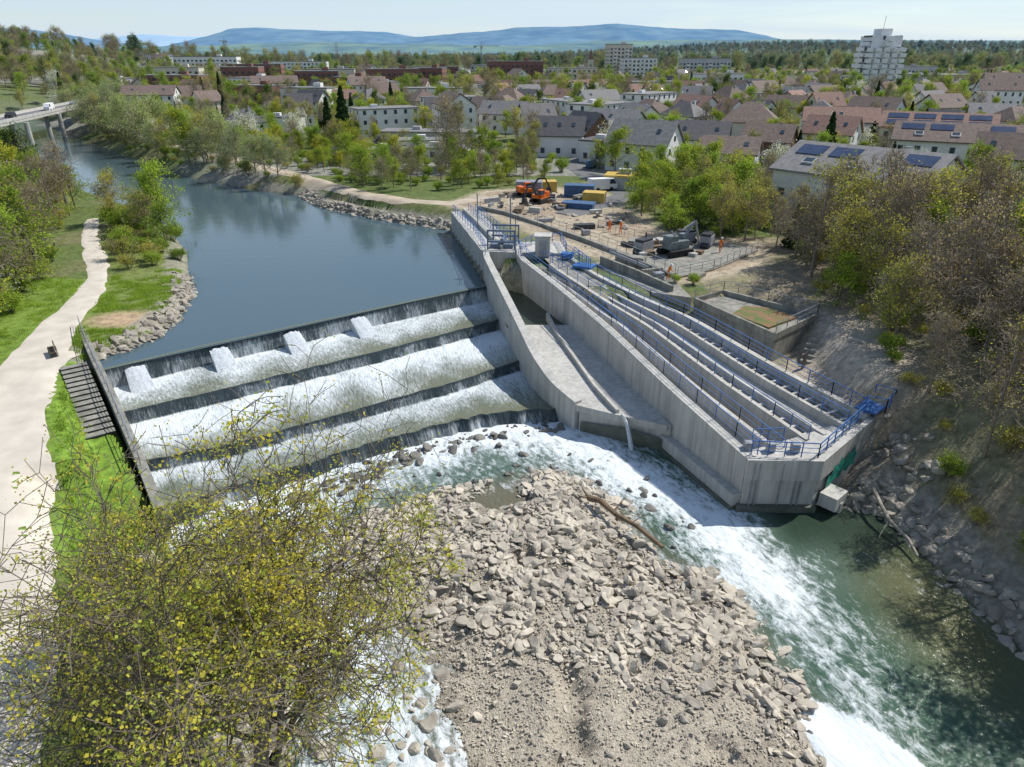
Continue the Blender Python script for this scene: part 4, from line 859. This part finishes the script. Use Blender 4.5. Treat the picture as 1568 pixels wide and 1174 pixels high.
mass('path_side_willows',[(-34,124),(-44,137),(-56,146),(-52,150),(-40,140),(-31,127)],120,2.6,[WIL,SHO,SHG],[3,1,1],.45,.8,10,chan=1.5,path=-1)
mass('path_side_bushes',[(-3,125),(-24,124),(-36,137),(-50,152),(-66,170),(-60,185),(-30,155),(5,155),(8,134)],1800,2.7,[SHG,SPR,FRE,SHO,YEL,BAR_],[4,1.5,2,2.5,1.5,1.2],.34,.66,11,path=.5)
mass('allotment_trees',[(-150,260),(-60,165),(5,140),(60,135),(120,130),(170,200),(170,300),(-150,300)],3500,6.0,[SPR,FRE,BAR_,YEL,CON,BLO,DRK,OLI,SHG],[2.5,3,3,2,1,1.3,.7,2.5,3],.45,.92,12)
TOWN=[(-190,300),(170,290),(260,300),(600,700),(-420,700),(-230,330)]
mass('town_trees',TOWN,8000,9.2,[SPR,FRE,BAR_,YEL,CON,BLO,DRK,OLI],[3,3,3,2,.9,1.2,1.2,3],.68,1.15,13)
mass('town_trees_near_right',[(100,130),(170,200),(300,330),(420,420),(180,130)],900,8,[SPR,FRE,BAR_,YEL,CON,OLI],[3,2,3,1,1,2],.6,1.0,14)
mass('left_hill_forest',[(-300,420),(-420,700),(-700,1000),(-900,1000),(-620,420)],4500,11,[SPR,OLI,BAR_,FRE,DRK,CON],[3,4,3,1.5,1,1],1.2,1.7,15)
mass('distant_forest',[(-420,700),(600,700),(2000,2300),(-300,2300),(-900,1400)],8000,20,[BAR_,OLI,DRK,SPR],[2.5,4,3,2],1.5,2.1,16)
def pk(nm_,kind,x,y,s,rz=0):
    o=[q for q in TL.objects if q.name.startswith(kind)][0]; p=bpy.data.objects.new(nm_,o.data); ROOT.objects.link(p); p.location=(x,y,hz(x,y)); p.scale=s if isinstance(s,tuple) else (s,s,s); p.rotation_euler=(0,0,rz)
for a in [('conifer_tree','e_',-44,190,(1.5,1.5,1.45)),('conifer_tree','e_',-47,186,(1.2,1.2,1.2)),('yellow_tree','j_',38,114,(.75,.75,.8)),('bare_tree','c_',-14,150,1.3),('bare_tree','i_',-10,146,1.15,2),('fresh_green_tree','b_',25,97,.62),('fresh_green_tree','b_',28,94,.6,1),('fresh_green_tree','b_',21.5,92,.5,2),('conifer_tree','e_',35,84,(.8,.8,.55)),('white_blossom_tree','f_',-66,178,1.1),('white_blossom_tree','f_',-56,70,.8),('conifer_tree','e_',66,150,(1.2,1.2,1.1)),('conifer_tree','e_',-118,300,(1,1,1.5)),('fresh_green_tree','b_',31,62,.5),('fresh_green_tree','b_',33,56,.5),('green_shrub','g_',19,69,.35),('green_shrub','g_',17.2,69.5,.3,1)]: pk(*a)
# foreground tree
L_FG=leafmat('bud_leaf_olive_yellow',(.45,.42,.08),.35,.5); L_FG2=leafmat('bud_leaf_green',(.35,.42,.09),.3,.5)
sg,tp=grow_tree(77,H=14.9,R=7.6,tr=.42,pieces=7,clear=.22,k1=3,k2=3,k3=2,lv=4,twr=.013,wob=.26,spread=1.08)
tree_obj('budding_maple_tree',sg,[leafset(tp,25000,.078,5,.13,cf=.8),leafset(tp,17000,.078,6,.17,cf=.8)],[BARK,L_FG,L_FG2],True,(-9.2,15.5,hz(-9.2,15.5)))
sg,tp=grow_tree(78,H=7,R=3.6,tr=.17,pieces=5,clear=.1,k1=3,k2=3,k3=2,lv=3,twr=.012)
tree_obj('budding_tree',sg,[leafset(tp,4500,.085,5,.2),leafset(tp,4500,.085,6,.2)],[BARK,L_FG,L_FG2],True,(-16.5,22,hz(-16.5,22)))
sg,tp=grow_tree(79,H=6.5,R=3.2,tr=.15,pieces=5,clear=.1,k1=3,k2=3,k3=2,lv=3,twr=.012)
tree_obj('budding_tree',sg,[leafset(tp,3500,.085,5,.2),leafset(tp,3500,.085,6,.2)],[BARKG,L_FG,L_FG2],True,(-14.5,27.5,hz(-14.5,27.5)))
pk('olive_shrub','h_',-15,20,1.1); pk('olive_shrub','h_',-18.5,31.5,.7); pk('olive_shrub','h_',-13,24,1.0,2)
GL=lib('grass_library')
for i in range(3):
    rng=np.random.RandomState(i); n=26; P=rng.normal(0,.16,(n,2)); hgt=rng.uniform(.06,.2,n); vs=[];fs=[]
    for j in range(n):
        t=rng.rand()*6.28; dx,dy=math.cos(t)*.03,math.sin(t)*.03; l=rng.normal(0,.08,2); vs+=[(P[j,0]-dx,P[j,1]-dy,-.03),(P[j,0]+dx,P[j,1]+dy,-.03),(P[j,0]+l[0],P[j,1]+l[1],hgt[j])]; fs.append((3*j,3*j+1,3*j+2))
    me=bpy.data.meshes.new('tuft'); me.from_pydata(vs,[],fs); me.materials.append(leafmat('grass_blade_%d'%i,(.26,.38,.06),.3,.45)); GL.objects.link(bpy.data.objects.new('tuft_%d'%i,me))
def grassy(name,poly,n,seed):
    rng=np.random.RandomState(seed); P=np.array(poly); x=rng.uniform(P[:,0].min(),P[:,0].max(),n); y=rng.uniform(P[:,1].min(),P[:,1].max(),n); k=inpoly(x,y,poly)&(sdist(x,y,PL+PR[::-1])>.25)&(sdist(x,y,CHAN)>.8)&(np.hypot((x+37.5)/3.5,(y-62)/2.3)>1.2)&(fbm(x,y,2.2,66)>.42)&~((dline(x,y,BWALL)<2.6)&(y<52)); x,y=x[k],y[k]; scatter(name,np.stack([x,y,Hh(x,y)],-1),rng.uniform(.6,1.6,len(x)),GL)
grassy('bank_grass',[(-46,76),(-40,80),(-34,66),(-34,56),(-37,53),(-42,60)],4000,1)
grassy('verge_grass',[(-38,51),(-34,50),(-22,34),(-14,22),(-20,22),(-30,37)],4500,2)
grassy('left_verge_grass',[(-47,76),(-44,54),(-34,32),(-42,32),(-50,52),(-54,76)],4000,3)

# ------------------------------------------------------------------ hills
def ridge(name,Yd,prof,mat,depth,seed):
    U=np.array([p[0] for p in prof],float);Vv=np.array([p[1] for p in prof],float); xx=np.linspace(U[0],U[-1],300)
    top=np.interp(xx,U,Vv)+(fbm(xx,xx*0,Yd*.03,seed)-.5)*Yd*.0022
    rows=[]
    for f in np.linspace(0,1,18):
        y=Yd-depth*(1-f); h=top*sm(np.array([f]))[0]; h=h+(fbm(xx,np.full(xx.shape,y),Yd*.04,seed+1)-.5)*Yd*.016*(1-f)*f*2; rows.append(np.stack([xx,np.full(xx.shape,y),h],-1))
    rows.append(np.stack([xx,np.full(xx.shape,Yd+depth),top*0],-1))
    gridmesh(name,np.concatenate(rows),gridfaces((len(rows),len(xx))),mat)
def prof(Yd,pr): return [((u-784)/1160*Yd,28+(84-v)*.000764*Yd) for u,v in pr]  # image pixel coordinates -> world metres at the ridge distance
HM=lambda nm,a,b,sc:nmat(nm,a,b,sc,1.,spec=0,detail=10,bump=.0)  # hill base colours have the bluish aerial haze painted in
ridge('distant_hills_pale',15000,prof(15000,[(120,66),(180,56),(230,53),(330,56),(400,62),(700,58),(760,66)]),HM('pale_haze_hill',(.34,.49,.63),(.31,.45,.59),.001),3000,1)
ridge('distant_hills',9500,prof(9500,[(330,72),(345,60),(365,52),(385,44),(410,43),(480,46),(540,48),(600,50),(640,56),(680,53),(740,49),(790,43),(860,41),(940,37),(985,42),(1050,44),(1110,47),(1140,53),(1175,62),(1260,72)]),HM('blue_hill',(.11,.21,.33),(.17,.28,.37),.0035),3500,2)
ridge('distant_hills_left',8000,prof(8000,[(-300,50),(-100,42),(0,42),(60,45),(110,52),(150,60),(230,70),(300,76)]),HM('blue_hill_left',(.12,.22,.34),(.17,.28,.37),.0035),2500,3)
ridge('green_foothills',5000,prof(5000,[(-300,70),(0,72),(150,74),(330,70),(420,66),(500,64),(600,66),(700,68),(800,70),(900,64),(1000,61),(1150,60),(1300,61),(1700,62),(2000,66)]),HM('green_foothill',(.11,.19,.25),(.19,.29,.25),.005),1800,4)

# ------------------------------------------------------------------ motorway bridge
m=MB(); m.prism([(-167,285),(-159,282),(-129,172),(-137,168)],11.0,11.8)
for t in (.15,.42,.7):
    x=-163+35*t;y=283-113*t; m.tube((x-2,y,2),(x-2,y,11.0),.7,10); m.tube((x+2.4,y,2),(x+2.4,y,11.0),.7,10)
m.wall([(-167,285,12.5),(-137,168,12.5)],11.7,.2,0); m.wall([(-159,282,12.5),(-129,172,12.5)],11.7,.2,0)
m.prism([(-166.3,284.6),(-159.7,282.3),(-129.8,172.2),(-136.3,169)],11.78,11.82,1)
m.obj('motorway_bridge',[CONC,ASPH])

# ------------------------------------------------------------------ vehicles
def car(name,x,y,z,rz,mat,van=False):
    m=MB(); pr=[(-2.1,.3),(2.1,.3),(2.15,.8),(1.3,.95),(.7,1.42),(-1.3,1.45),(-2.0,.95)] if not van else [(-2.6,.35),(2.6,.35),(2.6,1.1),(1.9,2.1),(-2.6,2.2)]
    m.yprism(pr,-.85,.85,0)
    gp=[(1.15,.97),(.68,1.36),(-1.2,1.38),(-1.7,.97)] if not van else [(2.4,1.2),(1.85,1.95),(1.0,1.95),(1.0,1.2)]
    m.yprism(gp,-.87,.87,1)
    for a in (-1.35,1.35):
        for b in (-.86,.86): m.tube((a,b-.1,.33),(a,b+.1,.33),.33,12,2)
    o=m.obj(name,[mat,GLASS,RUBBER]); o.location=(x,y,z); o.rotation_euler=(0,0,rz)
car('white_van',-150,238,11.83,-1.3,WHITE,True); car('car',-144,210,11.83,-1.3,DARK); car('car',-156,262,11.83,-1.3,STEEL)
car('parked_car',17,152,hz(17,152)+.1,1.3,CBLUE); car('parked_car',20,133,hz(20,133)+.1,1.8,WHITE); car('white_van',16,124,hz(16,124)+.1,.4,WHITE,True); car('parked_car',60,178,hz(60,178),.3,WHITE)
def excavator(x,y,z,rz,mat=ORANGE):
    e=empty('excavator',(x,y,z),rz); e.scale=(.8,.8,.8)
    m=MB()
    for s in (-1,1):
        m.yprism([(-1.7,.15),(-1.4,0),(1.4,0),(1.7,.15),(1.8,.5),(1.5,.85),(-1.5,.85),(-1.8,.5)],s*1.1-.28,s*1.1+.28,0)
    m.obj('tracks',RUBBER,parent=e)
    m=MB(); m.box((-.3,0,1.35),(3.0,2.3,.7)); m.box((-1.4,0,1.75),(1.1,2.3,.9)); m.box((.55,.7,2.0),(1.3,.9,1.5)); m.obj('body',mat,parent=e)
    m=MB(); m.box((.62,.7,2.2),(1.34,.94,.8)); m.obj('cab_glass',GLASS,parent=e)
    m=MB(); P=[(.9,1.6),(2.6,3.6),(4.2,3.5),(5.2,1.7)]
    for i,(a,b) in enumerate(zip(P[:-1],P[1:])): m.tube((a[0],-.2,a[1]),(b[0],-.2,b[1]),.24 if i<2 else .18,4)
    m.obj('boom_and_stick',DARK,parent=e)
    m=MB(); m.yprism([(4.9,1.7),(5.4,1.6),(5.5,.9),(5.0,.5),(4.4,.7),(4.7,1.1)],-.65,.25); m.obj('bucket',DARK,parent=e)
excavator(4.5,113,6.3,-2.2); excavator(2.5,118.5,6.3,.4)
def container(name,x,y,z,rz,mat,L=6,h=2.5):
    m=MB(); m.box((0,0,h/2),(L,2.4,h))
    for i in range(int(L/.5)):
        for s in (-1,1): m.box((-L/2+.25+i*.5,s*1.215,h/2),(.22,.05,h*.9))
    m.box((0,0,h+.04),(L+.08,2.48,.1)); m.box((L/2+.02,.3,h/2),(.05,.9,h*.8),0,1)
    o=m.obj(name,[mat,STEEL]); o.location=(x,y,z); o.rotation_euler=(0,0,rz)
container('blue_site_container',10.5,109,6.2,-.35,CBLUE,5,.9); container('yellow_site_container',13.5,114,6.2,-.3,YELLOW,3.5,1.6); container('yellow_site_container',6,123.5,6.2,.1,YELLOW,3.5,1.8); container('blue_site_container',11.5,119,6.3,-.2,CBLUE,5,1.8); container('grey_site_container',3,121.5,6.3,-.1,STEEL,4.5,2.0)
H1('yellow_roof_site_hut',21.5,126,75,9,4,2.4,.5,W_G,YELLOW,'flat')
e=empty('drilling_machine',(19.4,80,6.55),.5); e.scale=(.85,.85,.85)
m=MB()
for s in (-1,1): m.yprism([(-2,.1),(2,.1),(2.2,.5),(1.9,.9),(-1.9,.9),(-2.2,.5)],s*1.2-.3,s*1.2+.3)
m.obj('tracks',RUBBER,parent=e)
m=MB(); m.box((0,0,1.5),(3.2,2.0,1.1)); m.box((-1,0,2.4),(1.4,1.6,.8)); m.box((1.7,.6,2.0),(1.0,.9,1.4)); m.obj('body',SIGGREEN,parent=e)
m=MB(); m.tube((1.2,0,2.2),(3.2,0,4.4),.2,6); m.tube((3.2,0,4.4),(4.2,0,1.4),.16,6); m.tube((-.5,-.5,2.6),(-1.5,-.5,3.6),.12,6); m.tube((3.2,0,4.4),(1.0,0,3.4),.1,6); m.obj('mast',STEEL,parent=e)
for (x,y,rz) in ((21.8,85.6,.3),(24.2,84.0,1.1),(15.8,81,.8)):
    m=MB(); m.box((0,0,.9),(2.2,1.4,1.1),0,0); m.box((0,0,1.6),(2.0,1.2,.3),0,1); m.tube((.8,.3,1.6),(.8,.3,2.3),.1,6,1); m.tube((-1.2,-.5,.35),(-1.2,.5,.35),.35,10,1); m.tube((1.2,-.5,.35),(1.2,.5,.35),.35,10,1)
    o=m.obj('site_generator',[STEEL,DARK]); o.location=(x,y,6.5); o.rotation_euler=(0,0,rz)
m=MB()
for i in range(46):
    while True:
        x=R_.uniform(-4,26);y=R_.uniform(76,122)
        if inpoly(np.array([x]),np.array([y]),CONSTR)[0] and dline(np.array([x]),np.array([y]),STREET)[0]>2.5 and sdist(np.array([x]),np.array([y]),CONSTR)[0]<-1.5 and dline(np.array([x]),np.array([y]),CW)[0]>1.5: break
    m.box((x,y,6.6),(R_.uniform(.5,3.0),R_.uniform(.3,1.2),R_.uniform(.3,.9)),R_.uniform(0,3),i%5)
m.obj('stacked_building_materials',[WOOD,STEEL,CONC,DARK,CONC2])
m=MB(); m.rail([(12,95,6.35),(16,89,6.35),(20,86.5,6.5)],1.1,2,3,.03); m.rail([(17.5,96,6.3),(17.2,104,6.3),(13.5,106,6.3)],1.3,2,3,.03); m.obj('site_fence',STEEL)
n=420;x=NR.uniform(-6,24,n);y=NR.uniform(84,126,n);k=inpoly(x,y,CONSTR)&(fbm(x,y,6,91)>.5);x,y=x[k],y[k];s=.08+.55*NR.rand(len(x))**3; scatter('site_rubble',np.stack([x,y,Hh(x,y)+.05],-1),s,RG,rot=rrot(len(x)))
def logl(m,P,r0,r1,n=8):
    for i,(a,b) in enumerate(zip(P[:-1],P[1:])): m.tube(a,b,r0+(r1-r0)*i/len(P),n,0,r0+(r1-r0)*(i+1)/len(P))
m=MB(); logl(m,[(5.2,38.4,.9),(5.9,37.8,1.1),(6.8,36.4,1.0),(8.0,35.3,.9),(9.3,33.6,.6)],.22,.10); m.tube((6.6,36.6,1),(7.4,37.3,1.6),.07,5,0,.03); m.tube((7.6,35.6,.9),(8.6,36.0,1.3),.05,5,0,.02); m.tube((5.2,38.4,.9),(4.8,39.1,1.3),.12,5,0,.04); m.tube((5.2,38.4,.9),(4.6,38.2,1.2),.1,5,0,.03); m.obj('stranded_log',WOOD)
m=MB(); logl(m,[(24.6,38.8,1.4),(24.4,37.2,1.2),(24.4,36,.9),(24.9,34.4,.6),(24.8,33,.4)],.14,.06); m.tube((24.4,36,.9),(23.4,35,.3),.05,5,0,.02); m.obj('driftwood_branch',nmat('bleached_wood',(.4,.36,.3),(.3,.26,.2),3,.9))
e=empty('park_bench',(-38.9,53.2,hz(-38.9,53.2)+.08),-.9)
m=MB(); [m.box((0,a,.45),(1.8,.12,.05)) for a in (-.15,0,.15)]; m.obj('seat',WOOD,parent=e)
m=MB(); [m.box((0,.26,.65+.14*i),(1.8,.05,.1)) for i in range(3)]; m.obj('backrest',WOOD,parent=e)
m=MB(); [m.box((s*.75,0,.22),(.08,.5,.44)) for s in (-1,1)]; [m.box((s*.75,.3,.5),(.06,.06,.9)) for s in (-1,1)]; m.obj('legs',DARK,parent=e)

# ------------------------------------------------------------------ people
def person(name,x,y,z,rz,lean=0.,arm=0.5,jacket=HIVIS,trousers=HIVIS):
    J=[('pel',(0,0,.95),.13),('wst',(0,.02,1.12),.125),('chs',(0,0,1.35),.15),('nck',(0,0,1.50),.06),('hd0',(0,-.01,1.58),.075),('hd1',(0,-.02,1.68),.10),('hd2',(0,-.01,1.77),.075)]
    B=[('pel','wst'),('wst','chs'),('chs','nck'),('nck','hd0'),('hd0','hd1'),('hd1','hd2')]
    for s,t in ((-1,'l'),(1,'r')):
        k=.12 if s>0 else -.08
        J+=[(t+'sh',(s*.19,0,1.44),.06),(t+'el',(s*.27,-.04-.12*arm,1.18),.045),(t+'wr',(s*.25,-.12-.35*arm,1.0+.15*arm),.032),(t+'ha',(s*.25,-.16-.40*arm,.95+.15*arm),.036)]
        B+=[('chs',t+'sh'),(t+'sh',t+'el'),(t+'el',t+'wr'),(t+'wr',t+'ha')]
        for f in range(5):
            a=(s*.25+(f-2)*.017,-.20-.40*arm,.89+.15*arm-(.01 if f in(0,4) else 0)); J.append((t+'f%d'%f,a,.009)); B.append((t+'ha',t+'f%d'%f))
        J+=[(t+'hp',(s*.10,0,.88),.10),(t+'kn',(s*.12,-.02-k*.5,.50),.07),(t+'an',(s*.13,k,.10),.05),(t+'to',(s*.14,k-.16,.05),.045)]
        B+=[('pel',t+'hp'),(t+'hp',t+'kn'),(t+'kn',t+'an'),(t+'an',t+'to')]
    idx={j[0]:i for i,j in enumerate(J)}
    vs=[]
    for n_,p,r in J:
        p=Vector(p)
        if p.z>.95: q=p-Vector((0,0,.95)); q=Matrix.Rotation(lean,3,'X')@q; p=q+Vector((0,0,.95))
        vs.append(p)
    me=bpy.data.meshes.new(name+'_sk'); me.from_pydata([tuple(v) for v in vs],[(idx[a],idx[b]) for a,b in B],[])
    o=bpy.data.objects.new(name+'_sk',me); ROOT.objects.link(o); md=o.modifiers.new('s','SKIN'); md.use_smooth_shade=True
    for i,(n_,p,r) in enumerate(J): me.skin_vertices[0].data[i].radius=(r,r*.85)
    me.skin_vertices[0].data[0].use_root=True
    sb_=o.modifiers.new('u','SUBSURF'); sb_.levels=1; sb_.render_levels=1
    dg=bpy.context.evaluated_depsgraph_get(); dg.update(); nm_=bpy.data.meshes.new_from_object(o.evaluated_get(dg)); bpy.data.objects.remove(o)
    nm_.materials.clear()
    for mt in (jacket,trousers,SKIN,RUBBER): nm_.materials.append(mt)
    hd=vs[idx['hd0']]; hands=[vs[idx['lha']],vs[idx['rha']]]
    for p in nm_.polygons:
        c=p.center; mi=0 if c.z>.93 else 1
        if c.z<.11: mi=3
        if (c-hd).length<.24 and c.z>hd.z-.05: mi=2
        if min((c-h).length for h in hands)<.09: mi=2
        p.material_index=mi; p.use_smooth=True
    e=empty(name,(x,y,z),rz); b=bpy.data.objects.new('body',nm_); ROOT.objects.link(b); b.parent=e
    m=MB(); h=vs[idx['hd1']]+Vector((0,0,.05)); N_=10
    for k in range(4):
        a0=k/4*math.pi/2;a1=(k+1)/4*math.pi/2; m.tube(h+Vector((0,0,.12*math.sin(a0))),h+Vector((0,0,.12*math.sin(a1))),.13*math.cos(a0)+.004,N_,0,.13*math.cos(a1)+.004)
    m.tube(h+Vector((0,-.03,-.005)),h+Vector((0,-.03,.012)),.16,N_); m.obj('helmet',WHITE,parent=e)
    m=MB(); hh=vs[idx['hd1']]; m.tube(hh+Vector((0,-.10,-.01)),hh+Vector((0,-.135,-.03)),.018,5); m.obj('nose',SKIN,parent=e)
person('construction_worker',25.1,81.2,6.55,.3,.1,.7); person('construction_worker',16.6,70.4,6.36,1.8,.35,1.0); person('construction_worker',13.2,92.5,6.3,2.4,.0,.3); person('construction_worker',14.6,91.6,6.3,-.6,.1,.6)
bpy.context.view_layer.update()
print('houses',cnt)
